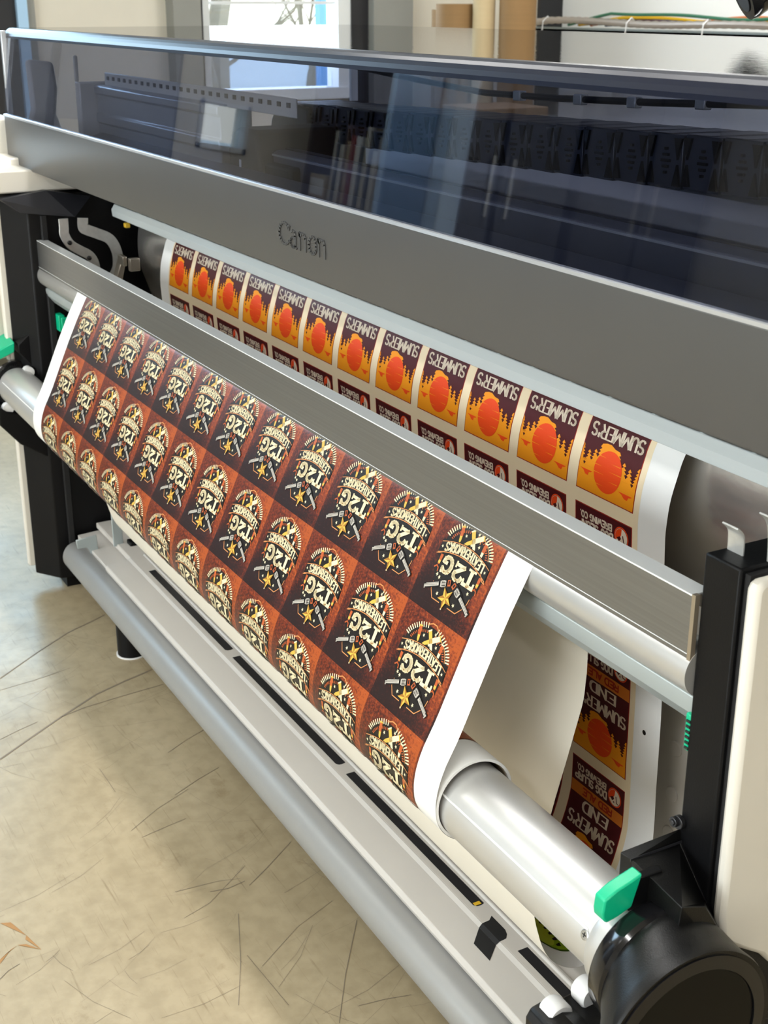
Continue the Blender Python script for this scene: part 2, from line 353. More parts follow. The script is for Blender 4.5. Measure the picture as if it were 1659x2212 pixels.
# ceiling luminaires
M_lamp = emis('lamp_diffuser', (1, .98, .95), 6)
pos = ['over the far left front of the room', 'over the walkway in front of the printer', 'over the camera side of the walkway', 'over the far end of the printer', 'over the middle of the printer', 'over the near end of the printer', 'near the back wall corner', 'near the back wall behind the printer, added to brighten that wall', 'behind the camera, added at the right side to brighten the right cover']
for (x, y), pl, lw in zip(LAMPS, pos, LAMP_W):
    t = thing('ceiling_light', 'long white ceiling light ' + pl, 'light', (x, y, H - .09), 'ceiling lights')
    b = MB(); b.box(x - .62, x + .62, y - .11, y + .11, H - .05, H); b.build('housing', M_frame, t, .004)
    b = MB(); b.box(x - .60, x + .60, y - .09, y + .09, H - .07, H - .05); b.build('diffuser', M_lamp, t)
    l = area('lamp', (x, y, H - .08), (0, 0, 0), 1.2, .18, lw, (1.0, .985, .96))
    l.parent = t; l.location = (0, 0, .01)

# ============================================================ PRINTER
PX = thing('wide_format_printer', 'large grey white and black roll printer with smoked lid, standing on the beige floor', 'printer', (-2.05, .95, FZ))
XL, XR = -3.26, -.87
# fascia
b = MB(); b.prism([(.822, 1.034), (.822, 1.141), (.830, 1.1435), (.845, 1.141), (.845, 1.04), (.835, 1.028), (.826, 1.028)], -3.40, -.40)
fascia = b.build('front_fascia', M_fascia, PX, .002)
b = MB(); b.prism([(.8205, 1.1405), (.8205, 1.1445), (.829, 1.1455), (.829, 1.1425)], -3.40, -.40); b.build('trim_strip', M_trim, PX)
b = MB(); b.box(-3.38, -.42, .845, 1.05, 1.028, 1.04); b.build('fascia_underside', M_blackflat, PX)

# ---- stroke font
def arc(cx, cy, rx, ry, a0, a1, n=8):
    return [(cx + rx * math.cos(R(a0 + (a1 - a0) * i / n)), cy + ry * math.sin(R(a0 + (a1 - a0) * i / n))) for i in range(n + 1)]
GL = {
 'A': [[(0, 0), (.5, 1), (1, 0)], [(.2, .35), (.8, .35)]],
 'B': [[(0, 0), (0, 1), (.6, 1)] + arc(.6, .77, .35, .23, 90, -90, 5) + [(0, .54)], [(.6, .54)] + arc(.62, .27, .38, .27, 90, -90, 5) + [(0, 0)]],
 'C': [arc(.5, .5, .5, .5, 50, 310, 12)], 'D': [[(0, 0), (0, 1), (.5, 1)] + arc(.5, .5, .5, .5, 90, -90, 8) + [(0, 0)]],
 'E': [[(1, 0), (0, 0), (0, 1), (1, 1)], [(0, .52), (.75, .52)]],
 'G': [arc(.5, .5, .5, .5, 50, 345, 12) + [(1, .45), (.6, .45)]],
 'H': [[(0, 0), (0, 1)], [(1, 0), (1, 1)], [(0, .5), (1, .5)]], 'I': [[(.5, 0), (.5, 1)]],
 'K': [[(0, 0), (0, 1)], [(1, 1), (.05, .45), (1, 0)]], 'L': [[(0, 1), (0, 0), (1, 0)]],
 'M': [[(0, 0), (0, 1), (.5, .25), (1, 1), (1, 0)]], 'N': [[(0, 0), (0, 1), (1, 0), (1, 1)]],
 'O': [arc(.5, .5, .5, .5, 0, 360, 14)],
 'P': [[(0, 0), (0, 1), (.6, 1)] + arc(.6, .74, .4, .26, 90, -90, 6) + [(0, .48)]],
 'R': [[(0, 0), (0, 1), (.6, 1)] + arc(.6, .74, .4, .26, 90, -90, 6) + [(0, .48)], [(.5, .48), (1, 0)]],
 'S': [arc(.5, .76, .46, .24, 30, 270, 8) + arc(.5, .26, .48, .26, 90, -150, 8)],
 'T': [[(.5, 0), (.5, 1)], [(0, 1), (1, 1)]], 'U': [[(0, 1), (0, .35)] + arc(.5, .35, .5, .35, 180, 360, 8) + [(1, 1)]],
 'W': [[(0, 1), (.28, 0), (.5, .7), (.72, 0), (1, 1)]], "'": [[(.5, 1), (.4, .72)]], '.': [[(.4, .02), (.6, .02)]], ' ': [],
 '2': [arc(.5, .72, .48, .28, 170, -20, 8) + [(0, 0), (1, 0)]],
 'a': [arc(.42, .30, .40, .30, 60, 330, 10), [(.1, .9), (.4, 1), (.75, .92), (.82, .7), (.82, .1), (1, 0)]],
 'n': [[(.12, 0), (.12, 1)], [(.0, .88), (.12, .98)], [(.12, .78), (.4, .98), (.75, .95), (.9, .75), (.9, 0)]],
 'o': [arc(.5, .5, .46, .5, 0, 360, 14)],
}
def strokes(ch, w, h, th, serif=0, tv=None):
    """list of quads (upright coords) for glyph of size w x h; th half thickness; tv half thickness of vertical strokes"""
    out = []; tv = tv or th
    for pl in GL[ch]:
        for (xa, ya), (xb, yb) in zip(pl, pl[1:]):
            a = Vector((xa * w, ya * h)); c = Vector((xb * w, yb * h)); d = c - a
            if d.length < 1e-9: continue
            d.normalize(); v = abs(d.y); t = th * (1 - v) + tv * v
            n = Vector((-d.y, d.x)) * t; e = d * t * .45
            out.append([(a - e - n), (c + e - n), (c + e + n), (a - e + n)])
        if serif:
            for i, (x, y) in ((0, pl[0]), (1, pl[-1])):
                if (y < .02 or y > .98) and ch not in 'OC' and len(pl) < 12:
                    cx, cy = x * w, y * h
                    out.append([Vector((cx - serif, cy - th * .7)), Vector((cx + serif, cy - th * .7)), Vector((cx + serif, cy + th * .7)), Vector((cx - serif, cy + th * .7))])
    return out
# raised logo on fascia
lg = MB()
def solid_quad(q, y0, y1):
    n = len(lg.v)
    lg.v += [(p[0], y1, p[1]) for p in q] + [(p[0], y0, p[1]) for p in q]
    for f_ in ((0, 1, 2, 3), (7, 6, 5, 4), (0, 4, 5, 1), (1, 5, 6, 2), (2, 6, 7, 3), (3, 7, 4, 0)): lg.f.append(tuple(n + i for i in f_)); lg.m.append(0)
def logo_poly(poly, closed=False, th0=.0012, th1=.0026):
    for (a, b_) in zip(poly, poly[1:]):
        a = Vector(a); c = Vector(b_); d = (c - a)
        if d.length < 1e-7: continue
        d.normalize(); v = abs(d.y); t = th0 * (1 - v) + th1 * v; n = Vector((-d.y, d.x)) * t; e_ = d * t * .4
        solid_quad([a - e_ - n, c + e_ - n, c + e_ + n, a - e_ + n], .8205, .8225)
logo_poly(arc(-1.789, 1.0845, .0175, .0155, 38, 320, 14)); logo_poly([(-1.7745, 1.092), (-1.7725, 1.0975)])
for ch, x, wd in (('a', -1.769, .020), ('n', -1.741, .024), ('o', -1.7085, .025), ('n', -1.680, .024)):
    for pl in GL[ch]: logo_poly([(x + p[0] * wd, 1.068 + p[1] * .0245) for p in pl], th1=.0023)
lo = lg.build('raised_logo_letters', M_fascia, fascia, smooth=0)

# ---- smoked hood
def hood_profile(o):
    # outer shell profile front-bottom -> top -> back-bottom, offset o inward
    pts = [(.824 + o, 1.142)]
    pts += [(.841 + o, 1.318)]
    cx, cz, r = .861, 1.321, .020 - o
    for i in range(6):
        a = R(174 - i * 16.8); pts.append((cx + r * math.cos(a), cz + r * math.sin(a)))
    pts += [(1.78, 1.341 - o)] + [(1.79 - o, 1.331 - o), (1.79 - o, 1.05)]
    return pts
po, pi_ = hood_profile(0), hood_profile(.005)
hd = MB()
loop = po + pi_[::-1]; L0 = len(loop)
for i in range(L0):
    j = (i + 1) % L0; x0, x1 = -3.40, -.40
    k_ = min(i, L0 - 2 - i) if i != L0 - 1 else 0
    hd.poly([(x0, *loop[i]), (x1, *loop[i]), (x1, *loop[j]), (x0, *loop[j])], 1 if k_ == 7 else (2 if 1 <= k_ < 7 else 0))
M_hoodedge = mat('navy_black_lid_edge', (.006, .008, .02), .30, spec=.22)
hood = hd.build('smoked_hood', [M_smoke, M_smoketop, M_hoodedge], PX, smooth=40)
hood['label'] = 'translucent smoked lid'
hd = MB()
hd.poly([(-3.40, y, z) for y, z in po], 0); hd.poly([(-3.395, y, z) for y, z in reversed(pi_)], 0)
hd.build('hood_end_pane', M_clear, PX, smooth=0)
# hood inner frame: dark rails at top edges + end frame
b = MB(); b.box(-3.39, -.41, .852, .872, 1.318, 1.334)
b.build('lid_front_rail', M_blackgloss, PX, .003)
b = MB(); b.box(-3.05, -.41, 1.10, 1.16, 1.303, 1.334); b.build('lid_crossbeam', M_blackflat, PX, .004)
b = MB()
b.box(-3.398, -3.385, .83, .842, 1.145, 1.335); b.box(-3.398, -3.385, .86, 1.78, 1.325, 1.337); b.box(-3.398, -3.385, 1.765, 1.785, 1.145, 1.337)
b.build('lid_end_frame', M_trim, PX, .001)

# ---- interior of the hood: deck, rails, carriage, chain
b = MB(); b.box(-3.385, -.42, .846, 1.79, 1.055, 1.075); b.box(-3.385, -.42, .85, .93, 1.075, 1.10)
b.build('platen_deck', M_raildark, PX, .003)
b = MB()
b.prism([(1.02, 1.10), (1.02, 1.145), (1.028, 1.15), (1.07, 1.15), (1.07, 1.10)], -3.15, -.42)
b.prism([(.95, 1.075), (.95, 1.105), (.99, 1.115), (1.02, 1.10), (1.02, 1.075)], -3.15, -.42)
b.build('guide_rail', M_raildark, PX, .002)
b = MB()
b.prism([(.985, 1.105), (.985, 1.134), (.980, 1.137), (.980, 1.155), (.985, 1.158), (.985, 1.198), (.979, 1.201), (.979, 1.216), (.985, 1.219), (1.05, 1.222), (1.05, 1.105)], -3.17, -2.42)
b.prism([(1.10, 1.075), (1.10, 1.120), (1.12, 1.124), (1.16, 1.124), (1.16, 1.075)], -2.42, -.42)
b.build('gantry_beam', M_rail, PX, .002)
b = MB(); b.box(-3.15, -.42, 1.0175, 1.02, 1.141, 1.144); b.build('rail_edge', M_rail, PX)
b = MB(); b.box(-3.15, -.42, .928, .931, 1.0995, 1.102); b.build('rail_edge', M_rail, PX)
b = MB(); b.box(-2.40, -.42, 1.045, 1.055, 1.1495, 1.152); b.build('rail_groove', M_dark, PX)
b = MB(); b.box(-3.15, -2.12, 1.0, 1.004, 1.215, 1.247)
gb = b.build('gantry_back_plate', M_plate, PX, .002)
for i in range(26):
    b = MB(); b.box(-3.13 + i * .039, -3.116 + i * .039, .9985, 1.0005, 1.231, 1.239); b.build('plate_hole', M_dark, gb, smooth=0)
b = MB(); b.box(-3.205, -3.17, .945, 1.06, 1.10, 1.225); b.box(-3.205, -3.198, .945, .955, 1.225, 1.283)
b.build('end_blocks', M_white, PX, .004)
b = MB(); b.prism([(.868, 1.272), (.935, 1.264), (.940, 1.20), (.932, 1.146), (.95, 1.09), (.85, 1.09), (.872, 1.16)], -3.345, -3.325); b.build('inner_end_cover', M_white, PX, .01)
# cable chain with curl at its end
ch = MB(); chl = MB(); chs = MB()
def ztop(x): return 1.245 + (x + 1.2) * .0265
nx = -2.60
k = 0
x = -.44
while x > -2.52:
    zt = ztop(x); zb = zt - .068
    ch.prism([(1.18, zb), (1.18, zt), (1.29, zt), (1.29, zb)], x - .068, x - .002)
    # hour-glass link detail: raised plates either side of a ribbed waist
    for s in (0, 1):
        xa = x - .068 + s * .052
        chl.prism([(xa, zt - .004), (xa + .014, zt - .004), (xa + .007, zt - .031)], 1.176, 1.18, 'y')
        chl.prism([(xa, zb + .004), (xa + .014, zb + .004), (xa + .007, zt - .037)], 1.176, 1.18, 'y')
    for r_ in range(5): chl.box(x - .040 + abs(r_ - 2) * .003, x - .030 - abs(r_ - 2) * .003 + .006, 1.176, 1.18, zt - .020 - r_ * .0075, zt - .0165 - r_ * .0075)
    chs.poly([(x - .066, 1.18, zt + .0006), (x - .030, 1.18, zt + .0006), (x - .012, 1.285, zt + .0006), (x - .048, 1.285, zt + .0006)])
    x -= .070
cc = ch.build('cable_chain', M_chain, PX, .0015); chl.build('chain_link_ribs', M_blackgloss, cc, smooth=0); chs.build('chain_top_links', mat('chain_top_plastic', (.10, .105, .12), .3), cc, smooth=0)
b = MB(); b.prism([(-2.60, 1.10), (-2.61, 1.14), (-2.60, 1.175), (-2.575, 1.20), (-2.54, 1.212), (-2.50, 1.212), (-2.43, 1.206), (-2.43, 1.075), (-2.60, 1.075)], 1.17, 1.30, 'y')
b.build('chain_curl', M_chain, cc, .004)
b = MB(); b.prism([(-2.39, 1.075), (-2.40, 1.14), (-2.385, 1.17), (-2.35, 1.185), (-2.27, 1.185), (-2.25, 1.075)], .99, 1.15, 'y')
b.box(-2.26, -2.15, 1.0, 1.15, 1.075, 1.13)
cg = b.build('print_carriage', M_blackflat, PX, .006)
b = MB(); b.box(-2.345, -2.338, .9885, .99, 1.105, 1.128); b.build('carriage_mark', M_whiteedge, cg)
# hose with clips
b = MB(); hp = [(-2.9, 1.5, 1.262), (-2.6, 1.5, 1.245), (-2.314, 1.5, 1.232), (-2.075, 1.5, 1.235), (-1.79, 1.5, 1.244), (-1.617, 1.5, 1.252), (-1.3, 1.5, 1.266), (-.8, 1.5, 1.28)]
b.path(hp, .006, 8); b.build('ink_hose', M_blackflat, PX)
for xx, zz in ((-2.19, 1.233), (-2.0, 1.237), (-1.85, 1.241), (-1.68, 1.249), (-1.5, 1.257)):
    b = MB(); b.box(xx - .012, xx + .012, 1.492, 1.508, zz - .009, zz + .009); b.build('hose_clip', M_zinc, PX, .002)
b = MB(); b.box(-3.2, -.42, 1.72, 1.78, 1.06, 1.12); b.build('rear_rail', M_raildark, PX)

# ---- body core (dark box under deck)
b = MB(); b.box(-3.18, -.88, 1.10, 1.75, .30, 1.055); b.build('machine_body', M_blackflat, PX)
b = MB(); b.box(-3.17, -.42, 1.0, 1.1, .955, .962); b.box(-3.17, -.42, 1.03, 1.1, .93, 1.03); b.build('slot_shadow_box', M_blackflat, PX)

# light strip below the fascia, with tabs
b = MB(); b.prism([(1.0, .9175), (.9985, .934), (1.0065, .9462), (1.05, .9462), (1.05, .925), (1.01, .9165)], -3.165, -.42)
x = -3.0
while x < -.5:
    b.box(x, x + .006, 1.008, 1.03, .9462, .956); x += .083
b.build('media_guide_strip', M_strip, PX, .0012)
b = MB(); b.box(-3.085, -3.07, 1.0, 1.012, .902, .913); b.build('yellow_marker', M_yellow, PX, .002)

# stainless curved platen behind the sheet
def extr(prof, x0, x1, th, m, name, smooth=60, bevel=0):
    b = MB()
    back = [(y + th, z) for y, z in reversed(prof)]
    b.prism(prof + back, x0, x1); return b.build(name, m, PX, bevel, smooth)
plat = [(1.13, .950), (1.10, .948), (1.075, .938), (1.058, .922), (1.05, .902), (1.046, .88), (1.044, .86), (1.043, .84), (1.045, .815), (1.052, .785), (1.062, .755), (1.075, .72), (1.085, .69)]
extr(plat, -3.12, -.90, .012, M_platen, 'curved_steel_platen')

# brushed bar
b = MB(); b.box(XL + .004, XR - .006, .8185, .823, .804, .8700, 0); b.box(XL + .004, XR - .006, .8181, .8185, .8085, .8093, 1)
b.box(XL + .004, XR - .006, .8185, .842, .8700, .8718, 1)
b.build('brushed_front_bar', [M_bar, M_bartop], PX, smooth=0)
b = MB(); b.box(XR - .006, XR - .001, .8180, .8238, .8025, .8725); b.box(XR - .006, XR - .001, .8238, .8240, .866, .8725); b.build('bar_end_cap', M_endcap, PX, .001)
b = MB(); b.box(XL, XL + .004, .8180, .842, .866, .8745); b.box(XL, XL + .004, .8180, .8238, .8025, .8745); b.build('bar_end_cap', M_bartop, PX, .001)

# guide roller + beam
b = MB(); b.lathex(.84, .787, [(-3.215, .012), (-3.205, .012), (-3.205, .0255), (-3.2, .0272), (-.8705, .0272)], 56)
b.build('guide_roller', M_roller, PX, smooth=40)
b = MB(); b.prism([(.8305, .7595), (.829, .752), (.8305, .740), (.846, .7205), (.89, .7205), (.89, .7595)], -3.205, -.8705)
b.build('lower_guide_beam', M_beam, PX, .0015, 20)

# light grey rear panel with round caps
b = MB(); b.box(-3.17, -.88, 1.085, 1.10, .14, .72); b.box(-3.17, -.88, .90, 1.10, .13, .145); rp = b.build('rear_panel', M_panel, PX, .003)
i = 0
for xx in (-1.165, -1.75, -2.3, -2.85, -.97):
    for zz in (.475, .405, .343):
        c = MB(); c.cyly(xx, zz, 1.082, 1.086, .011, 28); c.build('round_cap', M_panel, rp, .001)

# tray
def tray():
    b = MB()
    prof = [(.842, .118), (.838, .128), (.842, .1365), (.8945, .1412), (.901, .1448), (.9335, .1448), (.9372, .1478), (.9435, .1468), (.946, .10), (.86, .10)]
    b.prism(prof, -2.905, -.83); b.prism([(.85, .10), (.85, .12), (.94, .125), (.94, .10)], -3.17, -2.91); return b
tray_o = tray().build('lower_tray', M_tray, PX, .0015, 20)
sl = MB()
def slot(x0, x1):
    z = .1451; pts = [(x0, .912, z), (x1 - .006, .912, z), (x1 - .001, .916, z), (x1, .922, z), (x1 - .002, .929, z), (x0, .929, z)]
    sl.poly(pts)
for x0, x1 in ((-2.804, -2.33), (-2.297, -1.824), (-1.792, -1.374), (-1.263, -.86)):
    sl = MB(); slot(x0, x1); so = sl.build('tray_slot', M_dark, tray_o, smooth=0)
sl = MB()
def zt_(y): return .1414 - (.8945 - y) * .0895 + .0003 if y < .8945 else (.1451 if y > .901 else .1416 + (y - .8945) / .0065 * .0035)
front = [(-1.312, .870), (-1.270, .870), (-1.2915, .8945), (-1.336, .8945)]
sl.poly([(x, y, zt_(y)) for x, y in front]); sl.poly([(-1.336, .8945, .1417), (-1.2915, .8945, .1417), (-1.2918, .901, .1452), (-1.338, .901, .1452)])
sl.poly([(x, y, .1452) for x, y in ((-1.338, .901), (-1.2918, .901), (-1.293, .913), (-1.300, .919), (-1.310, .9225), (-1.346, .9225), (-1.339, .914))])
sl.build('tray_notch', M_blackflat, tray_o, smooth=0)
b = MB(); b.box(-1.384, -1.377, .914, .925, .1449, .1454); b.build('yellow_tab', M_yellow, tray_o)

# floor-level grey tube with end hooks
b = MB(); b.lathex(.837, .077, [(-3.155, .012), (-3.15, .034), (-3.14, .0378), (-.7, .0378), (-.69, .034)], 56); b.build('lower_grey_tube', M_grey, PX, smooth=40)
b = MB(); b.prism([(.812, .155), (.865, .160), (.870, .07), (.855, .07), (.846, .118), (.838, .130), (.815, .131)], -3.054, -3.05); b.box(-3.15, -3.05, .86, .872, .08, .10); b.build('tube_hook', M_zincblue, PX, .003)
b = MB(); b.prism([(.890, .30), (.916, .30), (.917, .142), (.892, .139)], -3.004, -3.0); b.prism([(.905, .134), (.921, .135), (.923, .106), (.953, .104), (.953, .20), (.971, .20), (.972, .086), (.906, .087)], -3.002, -2.998); b.build('floor_bracket', M_zincblue, PX, .003)
b = MB(); b.box(-3.0, -2.97, .925, .951, .108, .155); b.box(-3.0, -2.94, .955, .99, .07, .11); b.build('bracket_block', M_black, PX, .003)
# foot
b = MB(); b.cylz(-2.752, .842, FZ + .003, .046, .033, 32, 0); b.cylz(-2.752, .842, FZ, FZ + .003, .036, 32, 1); b.cylz(-2.752, .875, .03, .112, .012, 16, 0); b.build('levelling_foot', [M_black, M_whiteedge], PX)
b = MB(); b.cylz(-1.05, .93, FZ, .112, .031, 32); b.build('levelling_foot', M_black, PX)

# left post
b = MB(); b.prism([(-3.26, .755), (-3.19, .803), (-3.185, .83), (-3.185, 1.75), (-3.26, 1.75)], .0, .975, 'z'); lp = b.build('left_black_post', M_black, PX, .003)
b = MB(); b.box(-3.19, -3.175, .83, .845, .06, .93); b.build('post_edge_strip', M_blackflat, lp, .002)
b = MB(); b.box(-3.285, -3.262, .742, 1.75, .02, .975); b.build('left_white_cover', M_white, PX, .004)
for y_ in (.82, 1.65):
    b = MB(); b.box(-3.27, -3.20, y_, y_ + .04, FZ, .0); b.build('post_foot', M_black, PX)
b = MB(); b.box(-3.75, -3.195, .60, .955, .982, 1.033); b.build('left_white_shelf', M_white, PX, .004)
b = MB(); b.box(-3.75, -3.30, .62, .95, .60, .982); b.box(-3.75, -3.30, .80, 1.75, .9, 1.05); b.box(-3.75, -3.43, .78, .86, 1.03, 1.13); b.build('left_white_body', M_white, PX, .004)
# faceted black corner block under the shelf
b = MB()
fr_ = [(-3.17, .739, .973), (-3.165, .845, .988), (-3.175, .953, .966), (-3.150, .905, .9245), (-3.172, .784, .939)]
bk_ = [(-3.25, .739, .973), (-3.25, .845, .984), (-3.25, .953, .966), (-3.25, .905, .9245), (-3.25, .784, .939)]
b.v += fr_ + bk_
for fc in ((0, 1, 3, 4), (1, 2, 3), (5, 9, 8, 7, 6), (0, 5, 6, 1), (1, 6, 7, 2), (2, 7, 8, 3), (3, 8, 9, 4), (4, 9, 5, 0)): b.f.append(fc); b.m.append(0)
b.build('faceted_corner_block', mat('dark_grey_metal', (.018, .019, .025), .42), PX, smooth=0)
# curved zinc arms
def plate(poly, x0, x1, name, m, par=PX, bev=.0015): 
    b = MB(); b.prism(poly, x0, x1, 'x'); return b.build(name, m, par, bev, 25)
def ribbon(center, w):
    L_, R_ = [], []
    for i, p in enumerate(center):
        a = Vector(center[max(0, i - 1)]); c = Vector(center[min(len(center) - 1, i + 1)]); d = (c - a).normalized(); n = Vector((-d.y, d.x)) * w[i] if isinstance(w, list) else Vector((-d.y, d.x)) * w
        L_.append((p[0] + n.x, p[1] + n.y)); R_.append((p[0] - n.x, p[1] - n.y))
    return L_ + R_[::-1]
def cr(pts, n=5):
    out = []
    for i in range(len(pts) - 1):
        p0 = Vector(pts[max(0, i - 1)]); p1 = Vector(pts[i]); p2 = Vector(pts[i + 1]); p3 = Vector(pts[min(len(pts) - 1, i + 2)])
        for k in range(n):
            t = k / n; out.append(tuple(.5 * ((2 * p1) + (-p0 + p2) * t + (2 * p0 - 5 * p1 + 4 * p2 - p3) * t * t + (-p0 + 3 * p1 - 3 * p2 + p3) * t ** 3)))
    out.append(tuple(pts[-1])); return out
a1 = plate(ribbon(cr([(.876, .923), (.876, .90), (.876, .885), (.888, .862), (.910, .846), (.932, .832), (.943, .812), (.945, .785)]), .0115), -3.152, -3.148, 'curved_zinc_arm', M_zinc)
for yy, zz in ((.886, .866), (.930, .826)):
    c = MB(); c.lathex(yy, zz, [(-3.148, .0055), (-3.144, .0055), (-3.143, .003)], 16); c.build('arm_screw', M_screwd, a1)
plate(ribbon(cr([(.923, .921), (.922, .900), (.930, .893), (.955, .882), (.985, .866), (1.0, .835), (1.0, .80), (.988, .775)]), .0125), -3.152, -3.148, 'curved_zinc_arm', M_zinc)
b = MB(); b.box(-3.10, -3.06, .985, .995, .815, .838); b.prism([(.97, .775), (.985, .77), (1.0, .825), (.99, .832)], -3.11, -3.08); b.box(-3.055, -3.04, .995, 1.02, .805, .835); b.build('media_edge_clip', mat('champagne_metal', (.55, .5, .43), .3, metal=.7), PX, .002)
b = MB(); b.box(-3.19, -3.15, .845, .86, .655, .695); b.box(-3.15, -3.145, .85, .88, .66, .69); b.build('left_green_tab', M_green, PX, .002)

# right post and cover
b = MB(); b.box(-.87, -.822, .824, 1.75, .20, .917); rpst = b.build('right_black_post', M_black, PX, .0025)
b = MB(); b.box(-.822, -.815, .83, 1.75, .20, .912); b.build('post_shadow_gap', M_blackflat, rpst)
b = MB(); b.lathex(.822, .62, [(-.8735, .009), (-.8715, .009)], 20)
sc = MB(); sc.cyly(-.8685, .621, .8185, .824, .0075, 24); sc.cyly(-.8715, .621, .815, .8185, .0055, 24); sc.cyly(-.8715, .621, .8135, .815, .0035, 6)
sc.build('post_screw', M_screwd, rpst, .0006)
cov = [(.823, .903)] + [(.823, .548)] + [(.826 + .012 * (1 - math.cos(R(a))), .53 - .018 * math.sin(R(a))) for a in (0, 30, 60, 90)] + [(.856, .499), (.884, .481), (.905, .458), (.92, .43), (.93, .40), (.935, .36), (.935, .05), (1.75, .05), (1.75, .912), (.832, .912), (.826, .909)]
b = MB(); b.prism(cov, -.813, -.797, 'x'); b.build('right_cream_cover', M_white, PX, .005, 30)
# zinc hooks above right post
plate(ribbon(cr([(.848, .91), (.848, .925), (.846, .938), (.838, .946)]), .001), -.866, -.845, 'post_top_hook', M_zinc, PX, .0004)
plate(ribbon(cr([(.86, .91), (.858, .94), (.853, .958), (.843, .968)]), .001), -.826, -.80, 'post_top_hook', M_zinc, PX, .0004)
b = MB(); b.box(-.8785, -.8705, .826, .835, .700, .742)
g = b.build('right_green_tab', M_green, PX, .002)
b = MB()
for i in range(6): b.box(-.8755, -.8700, .8245, .8262, .703 + i * .006, .7055 + i * .006)
b.build('tab_grooves', M_dark, g)

# ---- take-up spindle tube, hubs, gearbox
TY, TZ = .7495, .5135
b = MB(); b.lathex(TY, TZ, [(-3.235, .047), (-.857, .047)], 64); sp = b.build('take_up_spindle_tube', M_tube, PX, smooth=40)
b = MB()
a = R(152.4); yy, zz = TY + .0472 * math.cos(a), TZ + .0472 * math.sin(a)
b.box(-3.2, -.862, yy - .0010, yy + .0004, zz - .0008, zz + .0012); b.build('tube_seam', M_whiteedge, sp)
def screw_on_tube(x, ang, nm):
    c = MB(); rad = Vector((0, math.cos(R(ang)), math.sin(R(ang)))); u = Vector((1, 0, 0)); w_ = rad.cross(u)
    def ring(r_, h_): return [tuple(Vector((x, TY, TZ)) + rad * (.0472 + h_) + u * r_ * math.cos(2 * math.pi * i / 24) + w_ * r_ * math.sin(2 * math.pi * i / 24)) for i in range(24)]
    c.loft([ring(.0056, -.001), ring(.0056, .0008), ring(.0045, .0012)], 0)
    for k_ in range(2):
        d1 = (u if k_ else w_); d2 = (w_ if k_ else u); p = Vector((x, TY, TZ)) + rad * (.0472 + .0014)
        c.poly([tuple(p - d1 * .0028 - d2 * .0006), tuple(p + d1 * .0028 - d2 * .0006), tuple(p + d1 * .0028 + d2 * .0006), tuple(p - d1 * .0028 + d2 * .0006)], 1)
    c.build(nm, [M_screw, M_screwd], sp, smooth=0)
screw_on_tube(-.8635, 160, 'tube_screw')
b = MB(); b.lathex(TY, TZ - .001, [(-.8575, .047), (-.8565, .050), (-.853, .0525), (-.846, .0535), (-.833, .0535)], 64); b.build('silver_flange', M_tube, PX, smooth=40)
b = MB(); b.lathex(.7515, .507, [(-.834, .056), (-.8325, .064), (-.830, .0665), (-.810, .0695), (-.806, .066)], 64); b.build('gloss_black_ring', M_blackgloss, PX, smooth=40)
rings = []
for t, r_, cy, cz in ((-.811, .0700, .756, .502), (-.809, .0715, .756, .502), (-.795, .079, .754, .496), (-.78, .089, .750, .483), (-.764, .099, .745, .471), (-.752, .106, .742, .465), (-.748, .105, .742, .465)):
    rings.append((t, r_, cy, cz))
b = MB(); b.lathex(0, 0, rings, 72); gbx = b.build('drive_housing', M_casting, PX, smooth=40)
b = MB(); b.lathex(.742, .468, [(-.750, .098), (-.7465, .098), (-.7455, .084), (-.749, .083), (-.749, .001)], 72, cap=False); b.build('drive_cap_ring', M_blackgloss, gbx, smooth=30)
b = MB(); b.lathex(.742, .472, [(-.749, .080), (-.7462, .080), (-.7460, .078)], 72); b.build('drive_cap_disc', M_disc, gbx, smooth=30)
# block joining drive to post
b = MB()
V8 = [(-.878, .755, .602), (-.869, .823, .612), (-.864, .758, .600), (-.866, .823, .597), (-.787, .758, .594), (-.790, .79, .582), (-.822, .823, .552),
      (-.872, .750, .40), (-.872, .90, .40), (-.787, .745, .46), (-.787, .90, .40), (-.822, .90, .552), (-.869, .90, .612)]
b.v += V8
for fc in ((0, 2, 3, 1), (2, 4, 5, 6, 3), (0, 7, 9, 4, 2), (0, 1, 12, 8, 7), (4, 9, 10, 5), (5, 10, 11, 6), (1, 3, 6, 11, 12), (7, 8, 10, 9)): b.f.append(fc); b.m.append(0)
b.build('drive_mount_block', M_casting, PX, .0012, smooth=0)
b = MB(); b.box(-.8645, -.8635, .757, .823, .5985, .6012); b.build('mount_seam', M_dark, PX, smooth=0)
# green lever
b = MB()
LV = [(.702, .591), (.717, .5985), (.733, .603), (.747, .607), (.7365, .5715), (.72, .566), (.706, .5635), (.7015, .569), (.7005, .576)]
b.prism(LV, -.849, -.833, 'x'); lev = b.build('green_release_lever', M_green, PX, .002, 50)
b = MB(); b.box(-.846, -.836, .735, .775, .565, .600); b.build('lever_stem', M_black, PX, .001)
